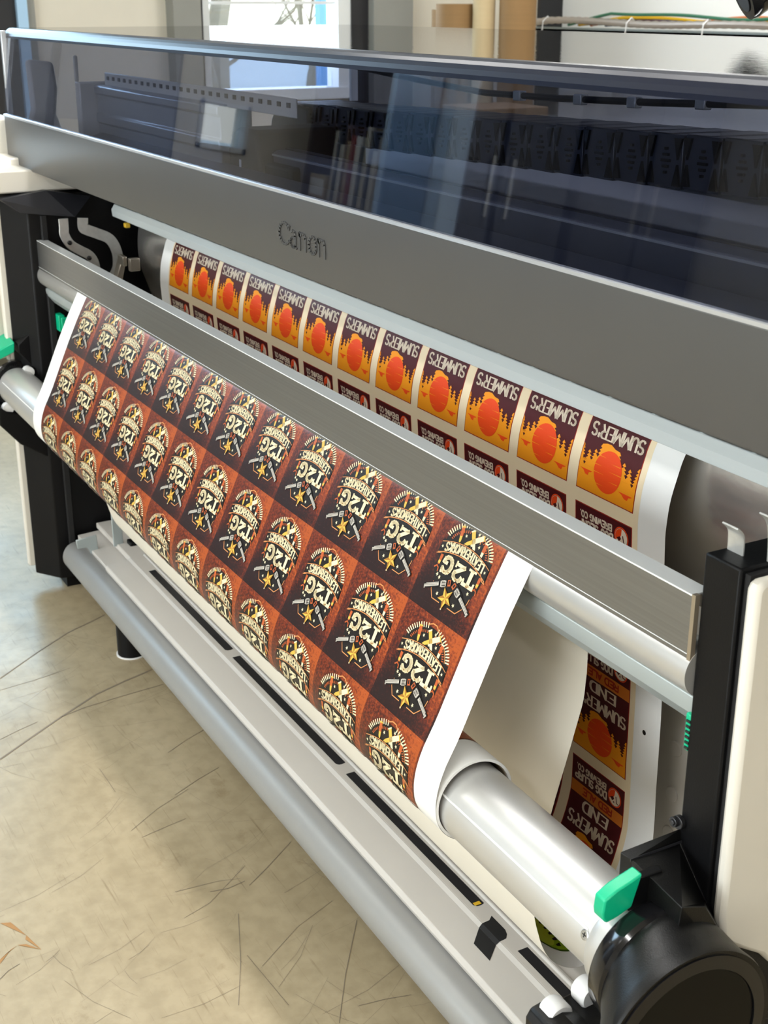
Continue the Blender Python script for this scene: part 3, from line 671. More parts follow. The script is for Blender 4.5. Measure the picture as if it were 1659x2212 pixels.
# cradle with white rollers (right)
def cradle(x0, x1, yc, zc, sx):
    prof = [(yc - .078, zc - .24), (yc - .078, zc - .118), (yc - .072, zc - .108), (yc - .05, zc - .104), (yc - .03, zc - .112), (yc, zc - .110), (yc + .03, zc - .098), (yc + .05, zc - .082), (yc + .07, zc - .07), (yc + .10, zc - .07), (yc + .10, zc - .24)]
    b = MB(); b.prism(prof, x0, x1); c_ = b.build('roller_cradle', M_casting, PX, .003, 25)
    for yy, zz, r_ in ((yc - .050, zc - .113, .016), (yc - .008, zc - .103, .016)):
        q = MB(); xm = x0 + .004 if sx > 0 else x1 - .03
        q.lathex(yy, zz, [(xm, r_ - .002), (xm + .003, r_), (xm + .020, r_), (xm + .023, r_ - .002)], 32)
        q.build('cradle_roller', M_whiteedge, c_, smooth=40)
cradle(-.922, -.835, .757, .512, 1)
b = MB(); b.box(-.91, -.82, .69, .86, .17, .30); b.build('drive_support_foot', M_black, PX, .004)
# left hub
b = MB(); b.lathex(TY, TZ, [(-3.30, .058), (-3.243, .062), (-3.240, .056)], 56); hb = b.build('left_hub', M_blackgloss, PX, smooth=40)
t_ = MB()
for i in range(60):
    a = 2 * math.pi * i / 60; t_.lathex(TY + .0515 * math.cos(a), TZ + .0515 * math.sin(a), [(-3.241, .0016), (-3.226, .0016)], 6)
b = MB(); b.lathex(TY, TZ, [(-3.242, .051), (-3.226, .051)], 56); b.build('toothed_ring', M_black, hb); t_.build('ring_teeth', M_black, hb)
b = MB(); b.prism([(.690, .478), (.69, .43), (.735, .375), (.81, .325), (.86, .30), (.86, .42), (.80, .44), (.75, .452), (.71, .462)], -3.35, -3.195, 'x'); lc = b.build('left_hub_cradle', M_black, PX, .003, 25)
b = MB(); b.lathex(.716, .467, [(-3.222, .013), (-3.202, .013)], 28); b.build('cradle_roller', M_whiteedge, lc)
b = MB(); b.lathex(.775, .552, [(-3.222, .013), (-3.202, .013)], 28); b.build('cradle_roller', M_whiteedge, lc)
b = MB(); b.prism([(.757, .62), (.757, .60), (.79, .555), (.86, .53), (.86, .655), (.80, .655)], -3.31, -3.215, 'x'); b.build('left_mount_block', M_black, PX, .003, 25)
b = MB(); b.loft([[(-3.30, .70, .615), (-3.225, .70, .605), (-3.225, .752, .625), (-3.30, .752, .635)], [(-3.30, .70, .59), (-3.225, .70, .58), (-3.225, .75, .60), (-3.30, .75, .61)]]); b.build('left_green_lever', M_green, PX, .003)

# ============================================================ PRINTED WEB
P = [(1.12, .955), (1.07, .942), (1.042, .922), (1.028, .898), (1.019, .871), (1.013, .849), (1.010, .826), (1.009, .802), (1.011, .766), (1.016, .70), (1.021, .64), (1.025, .586), (1.027, .519), (1.028, .45), (1.03, .386), (1.028, .343), (1.013, .29), (.985, .24), (.955, .215), (.92, .207), (.889, .222), (.865, .25), (.849, .293), (.842, .332), (.848, .39), (.861, .462), (.877, .52), (.89, .568), (.902, .62), (.9, .70), (.8675, .792)]
for a in (10, 40, 70, 100, 130, 154): P.append((.84 + .0275 * math.cos(R(a)), .787 + .0275 * math.sin(R(a))))
P += [(.779, .729), (.751, .668), (.724, .608), (.708, .578), (.6985, .553), (.6945, .532)]
for a in range(184, 545, 12):
    q_ = .0535 - .0007 * (a - 184) / 360
    P.append((.748 + q_ * math.cos(R(a)), .519 + q_ * math.sin(R(a))))
P = [P[0]] + [P[i] for i in range(1, len(P)) if math.hypot(P[i][0] - P[i - 1][0], P[i][1] - P[i - 1][1]) > 1e-4]
SS = [0.0]
for a, c in zip(P, P[1:]): SS.append(SS[-1] + math.hypot(a[0] - c[0], a[1] - c[1]))
# tangents for a Hermite curve through the points, parametrised by chord length
TG = []
for i in range(len(P)):
    a = max(0, i - 1); c = min(len(P) - 1, i + 1); ds = SS[c] - SS[a]; TG.append(((P[c][0] - P[a][0]) / ds, (P[c][1] - P[a][1]) / ds))
import bisect
def wpos(s):
    i = min(len(P) - 2, max(0, bisect.bisect_right(SS, s) - 1)); h = SS[i + 1] - SS[i]; t = (s - SS[i]) / h
    a = 2 * t ** 3 - 3 * t * t + 1; b_ = t ** 3 - 2 * t * t + t; c = -2 * t ** 3 + 3 * t * t; d = t ** 3 - t * t
    return tuple(a * P[i][k] + b_ * h * TG[i][k] + c * P[i + 1][k] + d * h * TG[i + 1][k] for k in (0, 1))
def wnorm(s):
    a = wpos(max(0, s - .002)); c = wpos(min(SS[-1] - 1e-6, s + .002)); ty, tz = c[0] - a[0], c[1] - a[1]; l = math.hypot(ty, tz)
    return (tz / l, -ty / l)
BR = [0.0]; s = 0
last = wnorm(0)
while s < SS[-1] - .002:
    s += .002; n = wnorm(s); d = last[0] * n[0] + last[1] * n[1]
    if math.acos(max(-1, min(1, d))) > R(3.2) or s - BR[-1] > .05: BR.append(s); last = n
BR.append(SS[-1])
BP = [wpos(s) for s in BR]
def fpos(s):      # position on the faceted sheet
    i = min(len(BR) - 2, max(0, bisect.bisect_right(BR, s) - 1)); t = (s - BR[i]) / (BR[i + 1] - BR[i])
    return (BP[i][0] + (BP[i + 1][0] - BP[i][0]) * t, BP[i][1] + (BP[i + 1][1] - BP[i][1]) * t)
WXL, WXR = -2.876, -1.135
class WEB:
    def __init__(s): s.v = []; s.n = []; s.f = []; s.m = []; s.uv = []
    def add(s, pts, mi, layer, uvs=None, lift=None):
        """pts (x, s) polygon (convex); clipped into facet bands"""
        smin = min(p[1] for p in pts); smax = max(p[1] for p in pts)
        i0 = max(0, bisect.bisect_right(BR, smin) - 1); i1 = min(len(BR) - 2, bisect.bisect_left(BR, smax))
        for i in range(i0, i1 + 1):
            lo, hi = BR[i], BR[i + 1]; q = list(pts)
            for bound, sg in ((lo, 1), (hi, -1)):
                r = []
                for k in range(len(q)):
                    a, c = q[k], q[(k + 1) % len(q)]; da = (a[1] - bound) * sg; dc = (c[1] - bound) * sg
                    if da >= 0: r.append(a)
                    if (da > 1e-12 and dc < -1e-12) or (da < -1e-12 and dc > 1e-12):
                        t = da / (da - dc); r.append((a[0] + (c[0] - a[0]) * t, a[1] + (c[1] - a[1]) * t))
                q = r
                if len(q) < 3: break
            if len(q) < 3: continue
            ar = 0
            for k in range(len(q)): a, c = q[k], q[(k + 1) % len(q)]; ar += a[0] * c[1] - a[1] * c[0]
            if abs(ar) < 2e-9: continue
            if ar > 0: q.reverse()
            n0 = len(s.v)
            mid = (lo + hi) / 2; fy, fz = BP[i + 1][0] - BP[i][0], BP[i + 1][1] - BP[i][1]; l = math.hypot(fy, fz); fn = (fz / l, -fy / l)
            for x, ss in q:
                y, z = fpos(min(max(ss, lo), hi)); y += fn[0] * layer * LIFT; z += fn[1] * layer * LIFT
                s.v.append((x, y, z)); nn = wnorm(ss); s.n.append((0, nn[0], nn[1])); s.uv.append((x, ss))
            s.f.append(tuple(range(n0, n0 + len(q)))); s.m.append(mi)
    def build(s, name, mats, parent, flip=False):
        me = bpy.data.meshes.new(name); org = parent.location
        fs = s.f
        me.from_pydata([(x - org.x, y - org.y, z - org.z) for x, y, z in s.v], [], [tuple(reversed(f_)) for f_ in fs] if flip else fs)
        for m in mats: me.materials.append(m)
        me.polygons.foreach_set('material_index', s.m)
        u = me.uv_layers.new(name='UVMap'); 
        for lp_ in me.loops: u.data[lp_.index].uv = s.uv[lp_.vertex_index]
        me.update(); me.shade_smooth()
        me.normals_split_custom_set_from_vertices([(-a, -b_, -c) for a, b_, c in s.n] if flip else s.n)
        o = bpy.data.objects.new(name, me); COL.objects.link(o); o.parent = parent; WORLD_LOC[o.name] = org.copy(); return o
LIFT = .00012
def tri_poly(pts):
    if len(pts) <= 4 and all(True for _ in pts):
        # convex quads & tris pass straight
        sg = 0; ok = True
        for k in range(len(pts)):
            a, b_, c = pts[k], pts[(k + 1) % len(pts)], pts[(k + 2) % len(pts)]
            cr_ = (b_[0] - a[0]) * (c[1] - b_[1]) - (b_[1] - a[1]) * (c[0] - b_[0])
            if sg * cr_ < 0: ok = False
            if cr_: sg = cr_
        if ok: return [pts]
    tr = tessellate_polygon([[Vector((p[0], p[1], 0)) for p in pts]])
    return [[pts[i] for i in t] for t in tr]

# ---------- artwork 1: beer label, coords (a right, t down in the photo); letters upside down
DARK, ORANGE, YEL, RED, CREAM, BAND, TXT, RIM, BTXT = range(9)
def beer_art():
    A = []   # (polygon, material, layer)
    def P_(pts, m, l): A.extend((q, m, l) for q in tri_poly(pts))
    W_, H_ = .1165, .1745; ra = W_ / H_
    P_([(0, 0), (1, 0), (1, 1), (0, 1)], RIM, 2)
    e_ = .012; et = e_ * ra
    P_([(e_, et), (1 - e_, et), (1 - e_, 1 - et), (e_, 1 - et)], DARK, 3)
    P_([(e_, .225), (1 - e_, .225), (1 - e_, .330), (e_, .330)], BAND, 4)
    # orange sky with fir-tree skyline
    key = [(e_, .655), (.09, .81), (.13, .69), (.19, .76), (.23, .67), (.28, .72), (.31, .615), (.38, .602), (.45, .60), (.53, .62), (.61, .625), (.69, .755), (.73, .68), (.80, .785), (.84, .705), (.92, .825), (.97, .68), (1 - e_, .675)]
    line = [key[0]]
    for a, c in zip(key, key[1:]):
        d = math.hypot(c[0] - a[0], c[1] - a[1])
        if abs(c[1] - a[1]) > .045:
            n = max(2, int(abs(c[1] - a[1]) / .022))
            for i in range(1, n):
                t = i / n; j = .012 if i % 1 == 0 else 0
                line.append((a[0] + (c[0] - a[0]) * t + .016, a[1] + (c[1] - a[1]) * (t - .18 / n)))
                line.append((a[0] + (c[0] - a[0]) * t - .012, a[1] + (c[1] - a[1]) * (t + .12 / n)))
        line.append(c)
    # fill column-wise to stay robust
    P_(line + [(1 - e_, 1 - et), (e_, 1 - et)], YEL, 4)
    # slightly deeper orange band at the bottom of the sky
    cx, cy, r = .503, .797, .232
    P_([(cx + r * math.cos(R(a)), cy + r * ra * math.sin(R(a))) for a in range(0, 360, 12)], RED, 6)
    for x0, x1, tt in ((.31, .44, .70), (.265, .40, .768), (.265, .47, .823), (.53, .69, .728), (.51, .735, .787), (.54, .69, .857), (.33, .47, .905)):
        P_([(x0, tt - .002), (x1, tt + .001), (x0, tt + .004)] if x0 < .45 else [(x1, tt - .003), (x0, tt), (x1, tt + .003)], YEL, 7)
    for x0, x1, tt in ((.04, .255, .838), (.72, .96, .89)):
        m_ = (x0 + x1) / 2 + .02
        P_([(x0, tt), (x1, tt), (x1 - .03, tt + .012), (x1 - .06, tt + .014), (m_ + .02, tt + .04), (m_ - .03, tt + .036), (x0 + .06, tt + .012)], RED, 6)
    def text(txt, a_r, a_l, t0, hh, m, th, serif=0, tv=None, gap=.22, arch=0, narrow={}):
        # glyph advance widths
        ws = [({'I': .35, "'": .3, '.': .3, ' ': .5, 'M': 1.35, 'W': 1.4}.get(c, 1.0)) for c in txt]
        tot = sum(ws) + gap * (len(txt) - 1); u = (a_r - a_l) / tot; x = a_r
        for c, w_ in zip(txt, ws):
            for q in strokes(c, w_ * u * W_, hh * H_, th * W_, serif * W_, (tv or th) * W_):
                P_([(x - p.x / W_, t0 + p.y / H_ + arch * (1 - ((x - p.x / W_ - .5) / .5) ** 2)) for p in q], m, 5)
            x -= (w_ + gap) * u
    text('BREWING CO.', .655, .095, .060, .048, CREAM, .010)
    text('DOG SLURP', .675, .075, .130, .060, CREAM, .013)
    text('RED ALE', .79, .24, .248, .055, BTXT, .011)
    text('END', .745, .285, .350, .085, CREAM, .009, .022, .021, gap=.35)
    text("SUMMER'S", .945, .075, .485, .095, CREAM, .008, .018, .017, gap=.30)
    # round dog emblem
    c0, c1 = .825, .118
    def circ(r_, m, l, dx=0, dy=0, a0=0, a1=360):
        P_([(c0 + dx + r_ * math.cos(R(a)), c1 + dy + r_ * ra * math.sin(R(a))) for a in range(a0, a1, 15)], m, l)
    circ(.122, RED, 5); circ(.108, DARK, 6); circ(.104, CREAM, 7)
    P_([(c0 - .10 * math.cos(R(a)), c1 - .10 * ra * math.sin(R(a))) for a in range(-25, 96, 12)] + [(c0 + .0, c1 - .02), (c0 - .03, c1 + .01)], RED, 8)
    P_([(c0 - .075, c1 + .012), (c0 - .02, c1 - .008), (c0 + .0, c1 + .01), (c0 - .035, c1 + .035)], DARK, 9)
    P_([(c0 + .02, c1 - .02), (c0 + .034, c1 - .02), (c0 + .052, c1 + .03), (c0 + .085, c1 + .035), (c0 + .08, c1 + .043), (c0 + .04, c1 + .038)], DARK, 9)
    P_([(c0 - .015, c1 + .034), (c0 + .005, c1 + .034), (c0 + .005, c1 + .046), (c0 - .015, c1 + .046)], DARK, 9)
    return A
BA = beer_art()
def pm(name, h, rough=.36, var=.03): return mat('print_' + name, hexc(h), rough, var=((8, 8, 8), var))
beer_mats = [M_vinyl, pm('cream_ground', 'f6e3c0'),
             pm('maroon', '4c0f16'), pm('orange', 'e07a10'), pm('amber', 'f59a18'), pm('tomato_red', 'ee4a14'), pm('letter_cream', 'ecdcc6'), pm('band_orange', 'cf7426'), pm('text_cream', 'ecdcc6'), pm('rim_red', 'a52a1c'), pm('band_text_red', 'a82410'),
             pm('lime_green', '8fae1c'), pm('dark_green', '3c5a12'), pm('label_black', '14120e'), pm('lemon_green', 'b9c83a')]
web = thing('printed_vinyl_web', 'continuous white vinyl web printed with beer and leather labels, looping through the printer front', 'printed vinyl', (-2.005, .85, .42))
# section boundaries
S_A, S_B = 0.0, 1.02         # beer section down to loop bottom
wb = WEB()
wb.add([(WXL, 0), (WXR, 0), (WXR, S_B), (WXL, S_B)], 0, 0)
wb.add([(-2.823, 0), (-1.186, 0), (-1.186, .725), (-2.823, .725)], 1, 1)
cols = [-1.1965 - .1165 - i * .1367 for i in range(12)]
tops = [.0285 - .193 + .0, .0285, .2215, .4145, .6075]
for r_, s0 in enumerate(tops[1:]):
    for ci, x0 in enumerate(cols):
        if r_ >= 1 and ci > 5 and r_ > 1: continue
        for poly, m_, l_ in BA:
            wb.add([(x0 + a * .1165, s0 + t * .1745) for a, t in poly], m_ + 2, l_)
# lime green label low on the loop
def ell(cx, cs, rx, rs, m_, l_, n=36):
    wb.add([(cx + rx * math.cos(2 * math.pi * i / n), cs + rs * math.sin(2 * math.pi * i / n)) for i in range(n)], m_, l_)
for k_ in range(4):
    cx = -1.275 - k_ * .28
    ell(cx, .843, .110, .058, 12, 2); ell(cx, .843, .106, .055, 11, 3); ell(cx + .02, .828, .05, .016, 12, 4); ell(cx + .045, .868, .045, .018, 14, 5)
    for i in range(12):
        x = cx + .088 - i * .0125
        wb.add([(x, .846 + .03 * ((i - 5) / 10) ** 2), (x + .007, .848 + .03 * ((i - 5) / 10) ** 2), (x + .005, .853 + .03 * ((i - 5) / 10) ** 2), (x + .001, .853 + .03 * ((i - 5) / 10) ** 2)], 13, 7)
# punched hole
wb.add([(-1.165 + .0035 * math.cos(R(a)), .4996 + .0035 * math.sin(R(a))) for a in range(0, 360, 24)], 13, 2)
bo = wb.build('beer_label_section', beer_mats, web); bo['label'] = 'orange and maroon beer labels on cream'
back = WEB()
LIFT_keep = LIFT
back.add([(WXL, 0), (WXR, 0), (WXR, 1.9), (WXL, 1.9)], 0, -2)
bk = back.build('blank_back_face', [M_paper], web, flip=True); bk['label'] = 'blank cream back side'

# ---------- artwork 2: leatherworks badge
BLK, CRM, OLN, GLD, SLV, GLD2, COP = range(7)
def badge_art():
    A = []
    def P_(pts, m, l): A.extend((q, m, l) for q in tri_poly(pts))
    def line(pts, th, m, l):
        for a, c in zip(pts, pts[1:]):
            a = Vector(a); c = Vector(c); d = c - a
            if d.length < 1e-6: continue
            d.normalize(); n = Vector((-d.y, d.x)) * th; e_ = d * th * .5
            P_([a - e_ - n, c + e_ - n, c + e_ + n, a - e_ + n], m, l)
    def star(cx, cy, r, m, l, rot=90, inner=.42):
        pts = [(cx + (r if i % 2 == 0 else r * inner) * math.cos(R(rot + 36 * i)), cy + (r if i % 2 == 0 else r * inner) * math.sin(R(rot + 36 * i))) for i in range(10)]
        for i in range(0, 10, 2): P_([(cx, cy), pts[i - 1], pts[i]], m, l); P_([(cx, cy), pts[i], pts[(i + 1) % 10]], m if m != GLD else GLD2, l)
    # silhouette: dome, sides, shield
    dome = [(.5 + .355 * math.cos(R(a)), .335 - .245 * math.sin(R(a))) for a in range(178, 1, -10)]
    sil = dome + [(.885, .30), (.90, .47), (.86, .50), (.855, .60), (.82, .64), (.80, .77), (.70, .875), (.30, .875), (.215, .80), (.19, .66), (.145, .60), (.15, .50), (.10, .47), (.115, .31)]
    P_(sil, BLK, 3)
    # cartridge-belt beads round the dome
    for a in list(range(12, 80, 6)) + list(range(104, 168, 6)):
        c_, s_ = math.cos(R(a)), math.sin(R(a))
        line([(.5 + .335 * c_, .335 - .225 * s_), (.5 + .385 * c_, .335 - .268 * s_)], .0065, CRM, 5)
        line([(.5 + .275 * c_, .335 - .18 * s_), (.5 + .30 * c_, .335 - .20 * s_)], .005, COP, 5)
    line([(.5 + .32 * math.cos(R(a)), .335 - .215 * math.sin(R(a))) for a in range(10, 76, 10)], .004, OLN, 4)
    # peaked frame in the dome
    line([(.40, .09), (.47, .055), (.53, .055), (.60, .10), (.62, .20)], .006, OLN, 5)
    # bullets: two upright, one crossed
    def bullet(x0, y0, x1, y1, w, m1, m2):
        d = Vector((x1 - x0, y1 - y0)); L_ = d.length; d.normalize(); n = Vector((-d.y, d.x)) * w; a = Vector((x0, y0))
        P_([a - n, a + d * L_ * .55 - n, a + d * L_ * .55 + n, a + n], m1, 6)
        c = a + d * L_ * .55; P_([c - n * .85, c + d * L_ * .25 - n * .7, c + d * L_ * .45, c + d * L_ * .25 + n * .7, c + n * .85], m2, 6)
        P_([a - n * 1.15, a + d * .015 - n * 1.15, a + d * .015 + n * 1.15, a + n * 1.15], m2, 7)
    bullet(.31, .13, .345, .30, .022, COP, GLD); bullet(.46, .12, .60, .31, .024, GLD, CRM); bullet(.65, .13, .40, .29, .026, CRM, GLD); bullet(.71, .16, .70, .33, .022, COP, CRM)
    for x, y in ((.40, .20), (.56, .13), (.63, .23), (.52, .25)): star(x, y, .02, CRM, 7)
    # side bullets and hooks
    for x in (.17, .80):
        P_([(x, .46), (x + .04, .46), (x + .035, .56), (x + .005, .56)], COP, 5); P_([(x + .002, .52), (x + .038, .52), (x + .035, .55), (x + .005, .55)], GLD, 6)
        line([(x - .02, .60), (x + .01, .575), (x + .04, .59), (x + .045, .62)], .007, COP, 6)
    # banner
    def bt(a, t0): return t0 + .045 * ((a - .49) / .38) ** 2 * 1.6
    N_ = 10; xs = [.115 + (.885 - .115) * i / N_ for i in range(N_ + 1)]
    for a, c in zip(xs, xs[1:]):
        P_([(a, bt(a, .272)), (c, bt(c, .272)), (c, bt(c, .402)), (a, bt(a, .402))], BLK, 8)
        line([(a, bt(a, .283)), (c, bt(c, .283))], .0035, OLN, 9); line([(a, bt(a, .392)), (c, bt(c, .392))], .0045, OLN, 9)
    line([(.115, bt(.115, .40)), (.10, .475), (.135, .465), (.20, .43)], .005, OLN, 9); line([(.885, bt(.885, .40)), (.90, .49), (.86, .48), (.80, .43)], .005, OLN, 9)
    txt = 'LEATHERWORKS'; ws = [1.25 if c in 'WM' else .62 if c == 'I' else 1 for c in txt]; g_ = .26
    tot = sum(ws) + g_ * 11; u = (.80 - .19) / tot; x = .80
    for c, w_ in zip(txt, ws):
        for q in strokes(c, w_ * u, .078, .0075, .013, .0100):
            P_([(x - p.x, bt(x - w_ * u / 2, .298) + p.y - (x - p.x - (x - w_ * u / 2)) * 0 ) for p in q], CRM, 10)
        x -= (w_ + g_) * u
    star(.845, bt(.845, .335), .018, CRM, 10); star(.145, bt(.145, .335), .018, CRM, 10)
    # T 2 G in slab letters
    def big(polys, xr, w_, t0, h_):
        for pl in polys: P_([(xr - x_ * w_, t0 + y_ * h_) for x_, y_ in pl], CRM, 11)
    T_ = [[(.36, 0), (.64, 0), (.62, 1), (.38, 1)], [(.18, 0), (.82, 0), (.82, .13), (.18, .13)], [(0, .80), (1, .80), (1, 1), (0, 1)], [(0, .62), (.13, .62), (.16, .82), (0, .82)], [(.87, .62), (1, .62), (1, .82), (.84, .82)]]
    big(T_, .79, .185, .432, .175)
    def thick(ch_pts, th0, th1, xr, w_, t0, h_):
        for a, c in zip(ch_pts, ch_pts[1:]):
            a = Vector((a[0] * w_, a[1] * h_)); c = Vector((c[0] * w_, c[1] * h_)); d = c - a
            if d.length < 1e-6: continue
            d.normalize(); v_ = abs(d.y); t_ = th0 * (1 - v_) + th1 * v_; n = Vector((-d.y, d.x)) * t_; e_ = d * t_ * .6
            P_([(xr - p.x, t0 + p.y) for p in (a - e_ - n, c + e_ - n, c + e_ + n, a - e_ + n)], CRM, 11)
    thick(arc(.48, .70, .36, .26, 175, -20, 8) + [(.12, .14), (.9, .14)], .016, .024, .60, .17, .437, .170)
    thick([(.9, .02), (.9, .30)], .01, .012, .60, .17, .437, .170)
    thick(arc(.52, .5, .40, .42, 40, 320, 12) + [(.86, .42), (.58, .42)], .017, .026, .41, .17, .437, .170)
    thick([(.86, .70), (.86, 1.0)], .01, .012, .41, .17, .437, .170)
    for (x, y, w_) in ((.30, .585, .03), (.50, .59, .035), (.68, .59, .03), (.37, .57, .02), (.71, .58, .02)): P_([(x, y), (x + w_, y + .004), (x + w_ * .8, y + .012), (x + .005, y + .012)], GLD2, 12)
    # revolvers
    def gun(x0, y0, x1, y1, sgn):
        d = Vector((x1 - x0, y1 - y0)); L_ = d.length; d.normalize(); n = Vector((-d.y, d.x)) * sgn; a = Vector((x0, y0))
        def q(u0, u1, v0, v1, m_, l_): P_([a + d * u0 + n * v0, a + d * u1 + n * v0, a + d * u1 + n * v1, a + d * u0 + n * v1], m_, l_)
        q(-.01, L_ + .008, -.024, .030, BLK, 12); q(-.03, .15, -.045, .045, BLK, 12)
        q(.15, L_, -.013, .012, SLV, 13); q(.15, L_ - .03, .016, .022, SLV, 13); q(.17, L_, -.002, .0015, BLK, 14)
        q(.045, .125, -.027, .027, SLV, 13); q(.06, .11, -.032, .032, SLV, 13)
        for v_ in (-.017, .012): q(.05, .105, v_ - .003, v_ + .003, BLK, 14)
        q(-.02, .02, -.03, .03, COP, 13); q(-.01, .01, -.015, .02, BLK, 14); q(L_ - .015, L_, -.024, -.016, SLV, 14)
    gun(.455, .655, .125, .805, 1); gun(.535, .655, .86, .81, -1)
    # lower shield outline and stars
    line([(.225, .72), (.232, .79), (.295, .862), (.42, .862)], .0045, OLN, 5); line([(.56, .862), (.69, .862), (.785, .765), (.80, .68)], .0045, OLN, 5)
    star(.487, .795, .112, GLD, 15, rot=90)
    for x, y in ((.345, .80), (.625, .81), (.745, .645), (.235, .645), (.28, .66)): star(x, y, .022, CRM, 6)
    P_([(.487 + .010 * math.cos(R(a)), .90 + .010 * math.sin(R(a))) for a in range(0, 360, 45)], CRM, 15)
    return A
GA = badge_art()
def leather_mat():
    m = bpy.data.materials.new('print_leather_tiles'); m.use_nodes = True; nt = m.node_tree; N = nt.nodes; L = nt.links
    b = N['Principled BSDF']; b.inputs['Roughness'].default_value = .36
    uv = N.new('ShaderNodeUVMap'); sp_ = N.new('ShaderNodeSeparateXYZ'); L.new(uv.outputs[0], sp_.inputs[0])
    def mth(op, a, c=None):
        n = N.new('ShaderNodeMath'); n.operation = op
        for i, v_ in enumerate((a, c)):
            if v_ is None: continue
            if isinstance(v_, (int, float)): n.inputs[i].default_value = v_
            else: L.new(v_, n.inputs[i])
        return n.outputs[0]
    a = mth('FRACT', mth('DIVIDE', mth('ADD', sp_.outputs[0], 2.811 + 13.55), .13546)); t = mth('FRACT', mth('DIVIDE', mth('ADD', sp_.outputs[1], -1.668 + 13.25), .1325))
    def nz(scale, det, sc=(1, 1, 1)):
        mp = N.new('ShaderNodeMapping'); mp.inputs['Scale'].default_value = sc; n = N.new('ShaderNodeTexNoise'); n.inputs['Scale'].default_value = scale; n.inputs['Detail'].default_value = det; n.inputs['Roughness'].default_value = .65
        # noise repeats per tile
        cb = N.new('ShaderNodeCombineXYZ'); L.new(a, cb.inputs[0]); L.new(t, cb.inputs[1]); L.new(cb.outputs[0], mp.inputs[0]); L.new(mp.outputs[0], n.inputs['Vector']); return n.outputs['Fac']
    f1 = mth('ADD', mth('MULTIPLY', a, .45), mth('MULTIPLY', t, -.72))
    f2 = mth('ADD', f1, mth('MULTIPLY', mth('SUBTRACT', nz(2.6, 6), .5), 1.0)); f3 = mth('ADD', f2, mth('MULTIPLY', mth('SUBTRACT', nz(34, 5), .5), 1.7)); f4 = mth('ADD', f3, mth('MULTIPLY', mth('SUBTRACT', nz(3, 5, (3.2, .7, 1)), .5), .7))
    edge = mth('MULTIPLY', mth('POWER', mth('ABSOLUTE', mth('SUBTRACT', a, .5)), 2), 1.1)
    f5 = mth('SUBTRACT', mth('ADD', f4, edge), -.50)
    r_ = N.new('ShaderNodeValToRGB'); cr_ = r_.color_ramp
    cr_.elements[0].position = .05; cr_.elements[0].color = (*hexc('1f0b09'), 1); cr_.elements[1].position = 1.0; cr_.elements[1].color = (*hexc('a54d1c'), 1)
    for p_, h_ in ((.28, '34120b'), (.52, '59200f'), (.78, '803414')): e_ = cr_.elements.new(p_); e_.color = (*hexc(h_), 1)
    L.new(f5, r_.inputs[0]); L.new(r_.outputs[0], b.inputs['Base Color'])
    return m
M_leather = leather_mat()
badge_mats = [M_vinyl, M_leather, pm('badge_black', '17110d'), pm('badge_cream', 'e8dab2'), pm('badge_copper_line', 'd08a52'), pm('badge_gold', 'd9b04a'), pm('badge_silver', 'bdb7ac'), pm('badge_dark_gold', '9c6b25'), pm('badge_copper', 'b85a2c')]
wl_ = WEB()
SE = SS[-1] - .0005
wl_.add([(WXL, 1.02), (WXR, 1.02), (WXR, SE), (WXL, SE)], 0, 0)
wl_.add([(-2.811, 1.40), (-1.1855, 1.40), (-1.1855, SE), (-2.811, SE)], 1, 1)
LIFT = .00009
for r_ in range(5):
    s0 = 1.668 + (r_ - 1) * .1325
    for ci in range(12):
        if r_ >= 3 and ci > 3: continue
        x0 = -1.1855 - .13546 * (ci + 1)
        for poly, m_, l_ in GA:
            if r_ == 0 and False: continue
            q = [(x0 + a * .13546, s0 + t * .1325) for a, t in poly]
            if max(p[1] for p in q) < SE: wl_.add(q, m_ + 2, l_)
lo_ = wl_.build('leather_label_section', badge_mats, web); lo_['label'] = 'brown leather-look badge labels'
# wound roll body on the cardboard core
def ring_tube(name, ro, ri, x0, x1, m, par):
    b = MB(); n = 72; v0 = 0
    for x in (x0, x1):
        for r_ in (ro, ri): b.v += [(x, .748 + r_ * math.cos(2 * math.pi * i / n), .519 + r_ * math.sin(2 * math.pi * i / n)) for i in range(n)]
    for i in range(n):
        j = (i + 1) % n
        for f_ in ((i, j, 2 * n + j, 2 * n + i), (n + i, 3 * n + i, 3 * n + j, n + j), (i, n + i, n + j, j), (2 * n + i, 2 * n + j, 3 * n + j, 3 * n + i)): b.f.append(f_); b.m.append(0)
    return b.build(name, m, par, smooth=40)
ring_tube('wound_roll', .0530, .0496, WXL + .0005, WXR - .0002, M_vinyl, web)
ring_tube('cardboard_core', .0495, .0485, WXL + .003, WXR - .004, M_core, web)

# ============================================================ OBJECTS BEHIND THE PRINTER
def tube_thing(x, y, r, h, m, label):
    b = MB(); n = 40
    for z, q in ((FZ, r), (h, r), (h, r - .012), (h - .3, r - .012)): b.v += [(x + q * math.cos(2 * math.pi * i / n), y + q * math.sin(2 * math.pi * i / n), z) for i in range(n)]
    for k_ in range(3):
        for i in range(n): j = (i + 1) % n; b.f.append((k_ * n + i, k_ * n + j, (k_ + 1) * n + j, (k_ + 1) * n + i)); b.m.append(0)
    o = b.build('cardboard_tube', m, origin=(x, y, FZ)); tag(o, label, 'tube', 'cardboard tubes against the wall')
tube_thing(-5.91, 3.60, .068, 1.362, M_kraft, 'short brown cardboard tube, leftmost of the standing tubes')
tube_thing(-5.73, 3.55, .098, 1.388, M_kraft, 'wide brown cardboard tube beside the tall pale tube')
tube_thing(-5.57, 3.60, .052, 1.9, M_kraft2, 'tall pale cream cardboard tube between brown tubes')
tube_thing(-5.44, 3.70, .085, 1.85, M_kraft, 'tall brown cardboard tube next to the dark wall strip')

